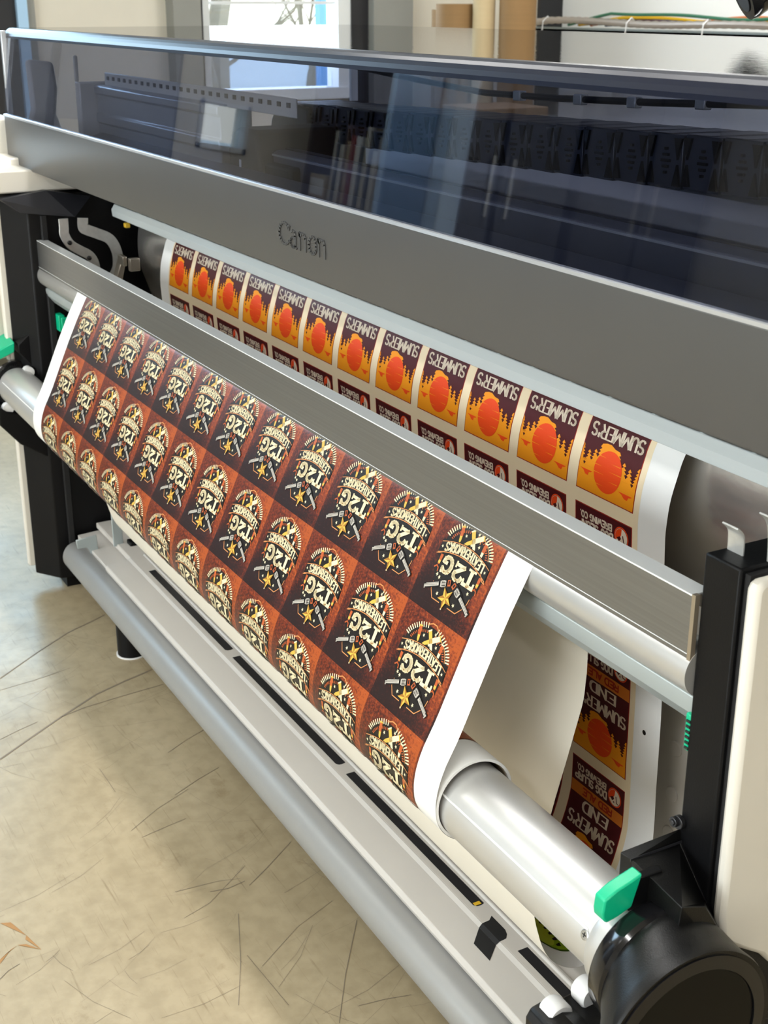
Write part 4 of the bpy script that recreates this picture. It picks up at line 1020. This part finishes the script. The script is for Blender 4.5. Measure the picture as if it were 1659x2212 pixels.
# wall cable tray with conduit and coloured cables
WX = -6.45
def wave(x, *ks): return sum(a * math.sin(f_ * x + p) for a, f_, p in ks)
b = MB(); b.box(-6.45, -2.0, 4.44, 4.70, 1.235, 1.262); b.box(-6.45, -2.0, 4.44, 4.445, 1.235, 1.272); tray2 = b.build('wall_cable_ledge', mat('grey_cable_ledge', hexc('a9b4b6'), .5)); tag(tray2, 'grey metal cable ledge along the white back wall', 'ledge')
b = MB(); pts = []
xx = -6.60
while xx < -2.0:
    t = max(0, min(1, (xx + 6.6) / .5)); z = 1.262 + .040 * math.sin(t * math.pi / 2) + (.006 * math.sin(xx * 5)) - max(0, xx + 5.6) * .006
    pts.append((xx, 4.40, z)); xx += .03
b.path(pts, [.019 if i % 2 else .0155 for i in range(len(pts))], 10)
tag(b.build('flexible_conduit', mat('grey_corrugated_metal', hexc('b5aca4'), .35, metal=.5)), 'ribbed silver flexible conduit lying on the wall ledge', 'conduit')
for nm, h_, dz, ph, dy, x0, lb in (('cable', '2f6b4f', .052, .0, .0, -6.0, 'dark green cable over the silver conduit'), ('cable', 'e0b21e', .036, .5, .032, -5.95, 'yellow cable over the silver conduit'), ('cable', '5d3550', .026, 1.3, .050, -5.98, 'dark purple cable over the silver conduit'), ('cable', 'c4703a', .032, 2.0, .068, -5.9, 'orange cable over the silver conduit'), ('cable', '2a3d63', .022, .9, .086, -5.8, 'navy blue cable over the silver conduit')):
    b = MB(); pts = []; xx = x0
    while xx < -2.0:
        t = min(1, (xx - x0) / .35)
        pts.append((xx, 4.40 + dy, 1.285 + (dz + wave(xx, (.010, 4.2, ph), (.007, 7.1, ph * 2))) * t)); xx += .05
    b.path(pts, .0075, 8); tag(b.build(nm, mat('cable_' + h_, hexc(h_), .4)), lb, 'cable', 'coloured cables on the ledge')
for i, xx in enumerate((-6.2, -5.5, -4.95, -4.4, -3.8)):
    b = MB(); b.path([(xx, 4.375, 1.24), (xx + .01, 4.372, 1.30), (xx + .012, 4.40, 1.325), (xx + .012, 4.43, 1.30)], .004, 6)
    tag(b.build('cable_tie', M_whiteedge), 'white cable tie round conduit and cables, at the %s gap of the ledge' % ('far left', 'second', 'third', 'fourth', 'right end')[i], 'cable tie', 'white cable ties on the conduit')

# camera / sensor head hanging over the rear of the lid
t = thing('black_camera_head', 'round black camera head on an arm above the rear edge of the lid', 'camera', (-1.70, 1.75, 1.36))
b = MB(); c0 = Vector((-1.825, 1.72, 1.415)); ax = Vector((-.35, -.80, -.45)).normalized()
def rings(prof):
    u = ax.cross(Vector((0, 0, 1))).normalized(); w_ = ax.cross(u)
    return [[tuple(c0 + ax * d + u * r_ * math.cos(2 * math.pi * i / 36) + w_ * r_ * math.sin(2 * math.pi * i / 36)) for i in range(36)] for d, r_ in prof]
b.loft(rings([(-.08, .02), (-.06, .034), (.0, .040), (.01, .042), (.02, .040)])); b.build('head', M_blackgloss, t)
b = MB(); b.loft(rings([(.021, .026), (.022, .025)])); b.build('lens', M_blackflat, t)
b = MB(); b.path([(-1.80, 1.78, 1.46), (-1.72, 1.83, 1.46), (-1.66, 1.84, 1.36), (-1.66, 1.84, 1.10)], .012, 10); b.build('arm', M_black, t)
b = MB(); b.lathex(0, 0, [(0, 0)] * 0 or [(-1.63, .012, 1.84, 1.10), (-1.69, .012, 1.84, 1.10)], 12); b.build('arm_foot', M_black, t)

# things seen through the lid, behind the printer on the left
t = thing('workbench', 'dark workbench behind the printer, below the window', 'bench', (-5.0, 2.75, FZ))
b = MB(); b.box(-5.7, -4.3, 2.45, 3.3, .78, .82); b.build('bench_top', mat('dark_bench_top', (.05, .06, .08), .4), t, .004)
for x_ in (-5.65, -4.38):
    for y_ in (2.5, 3.2): c = MB(); c.box(x_, x_ + .05, y_, y_ + .05, FZ, .78); c.build('leg', M_black, t)
t = thing('cardboard_carton', 'brown cardboard carton standing on the dark workbench', 'box', (-4.55, 3.0, .82))
b = MB(); b.box(-4.7, -4.4, 2.85, 3.15, .82, 1.02); b.build('carton_body', M_kraft, t, .003)

# ============================================================ OBJECTS ON THE CAMERA SIDE (seen mirrored in the lid)
t = thing('bookshelf', 'tall dark bookshelf reflected in the smoked lid', 'bookshelf', (-5.9, -1.6, FZ))
M_shelf = mat('dark_brown_shelf', (.09, .065, .05), .5)
b = MB(); b.box(-6.35, -6.32, -1.8, -1.45, FZ, 1.75); b.build('side_panel', M_shelf, t); b = MB(); b.box(-5.43, -5.40, -1.8, -1.45, FZ, 1.75); b.build('side_panel', M_shelf, t)
b = MB(); b.box(-6.32, -5.43, -1.82, -1.80, FZ, 1.75); b.build('back_panel', M_shelf, t)
for z_ in (.10, .48, .88, 1.36, 1.72): c = MB(); c.box(-6.32, -5.43, -1.8, -1.45, z_, z_ + .025); c.build('shelf', M_shelf, t)
bc = ['c9c4ba', '3a4250', 'd8d2c6', '6b5142', 'b9a58a', '8a3b36', 'e0dcd2', '54565c', 'cabfa8', '2c3038', 'd2c9b8', '9c8f7c', 'e6e2d8']
bd = ['pale grey', 'slate blue', 'off-white', 'brown', 'tan', 'brick red', 'white', 'dark grey', 'sand', 'near-black', 'cream', 'taupe', 'ivory']
x = -6.12; rb = random.Random(3)
for i in range(13):
    wd = rb.uniform(.022, .05); hh = rb.uniform(.27, .40)
    tb = thing('book', '%s upright book on the middle shelf, in the row reflected in the lid' % bd[i], 'book', (x + wd / 2, -1.6, .905), 'books on the middle shelf')
    b = MB(); b.box(x, x + wd, -1.72, -1.48, .905, .905 + hh); b.build('cover', mat('book_' + bc[i], hexc(bc[i]), .6), tb, .002)
    b = MB(); b.box(x + .003, x + wd - .003, -1.725, -1.49, .91, .903 + hh); b.build('pages', M_paper, tb)
    x += wd + .004
t = thing('card_box', 'cream card box lying left of the books on the shelf', 'box', (-6.22, -1.6, .905))
b = MB(); b.box(-6.31, -6.14, -1.72, -1.47, .905, 1.02); b.build('box_body', M_kraft2, t, .002); b = MB(); b.box(-6.30, -6.15, -1.469, -1.468, .92, 1.0); b.build('box_label', M_whiteedge, t)
t = thing('pale_blue_stand_in', 'pale blue rounded panel standing in for a van-like shape reflected in the lid, beside bookshelf', 'stand-in panel', (-4.8, -1.45, FZ))  # stand-in panel giving the lid its pale blue van-like reflection
b = MB(); b.prism(rrect(-5.15, -4.62, FZ, 1.72, .12), -1.30, -1.2, 'y'); b.build('block_body', mat('pale_blue_panel', hexc('b9d3ee'), .4), t, .006)
b = MB(); b.prism(rrect(-5.08, -4.72, .5, 1.60, .10), -1.2, -1.19, 'y'); b.build('door', mat('blue_grey_panel_inset', hexc('7d9ec4'), .3), t, .004)

for nm, y0, y1, h_, lb in (('added_dark_cabinet', -.62, .55, 1.50, 'wide black cabinet added to darken the lid reflection, below the high window on the left wall'), ('added_dark_cabinet', -3.9, -2.95, 2.1, 'tall black cabinet added to darken the lid reflection, in the front left corner'), ('added_dark_cabinet', -2.9, -1.95, 2.1, 'tall black cabinet added to darken the lid reflection, between the corner cabinet and the bookshelf')):  # dark blocks added so the lid mirrors a darker room
    t = thing(nm, lb, 'added cabinet', (-6.25, (y0 + y1) / 2, FZ))
    b = MB(); b.box(-6.46, -6.05, y0, y1, FZ, h_); b.build('block_body', M_blackflat, t, .004)
    for k_ in range(2):
        ya = y0 + .02 + k_ * (y1 - y0) / 2; yb = ya + (y1 - y0) / 2 - .04
        c = MB(); c.box(-6.05, -6.03, ya, yb, FZ + .05, h_ - .05); dr = c.build('door', M_raildark, t, .003)
        c = MB(); c.box(-6.03, -6.01, (yb - .06 if k_ == 0 else ya + .03), (yb - .04 if k_ == 0 else ya + .05), h_ * .45, h_ * .6); hn = c.build('handle', M_zinc, t)
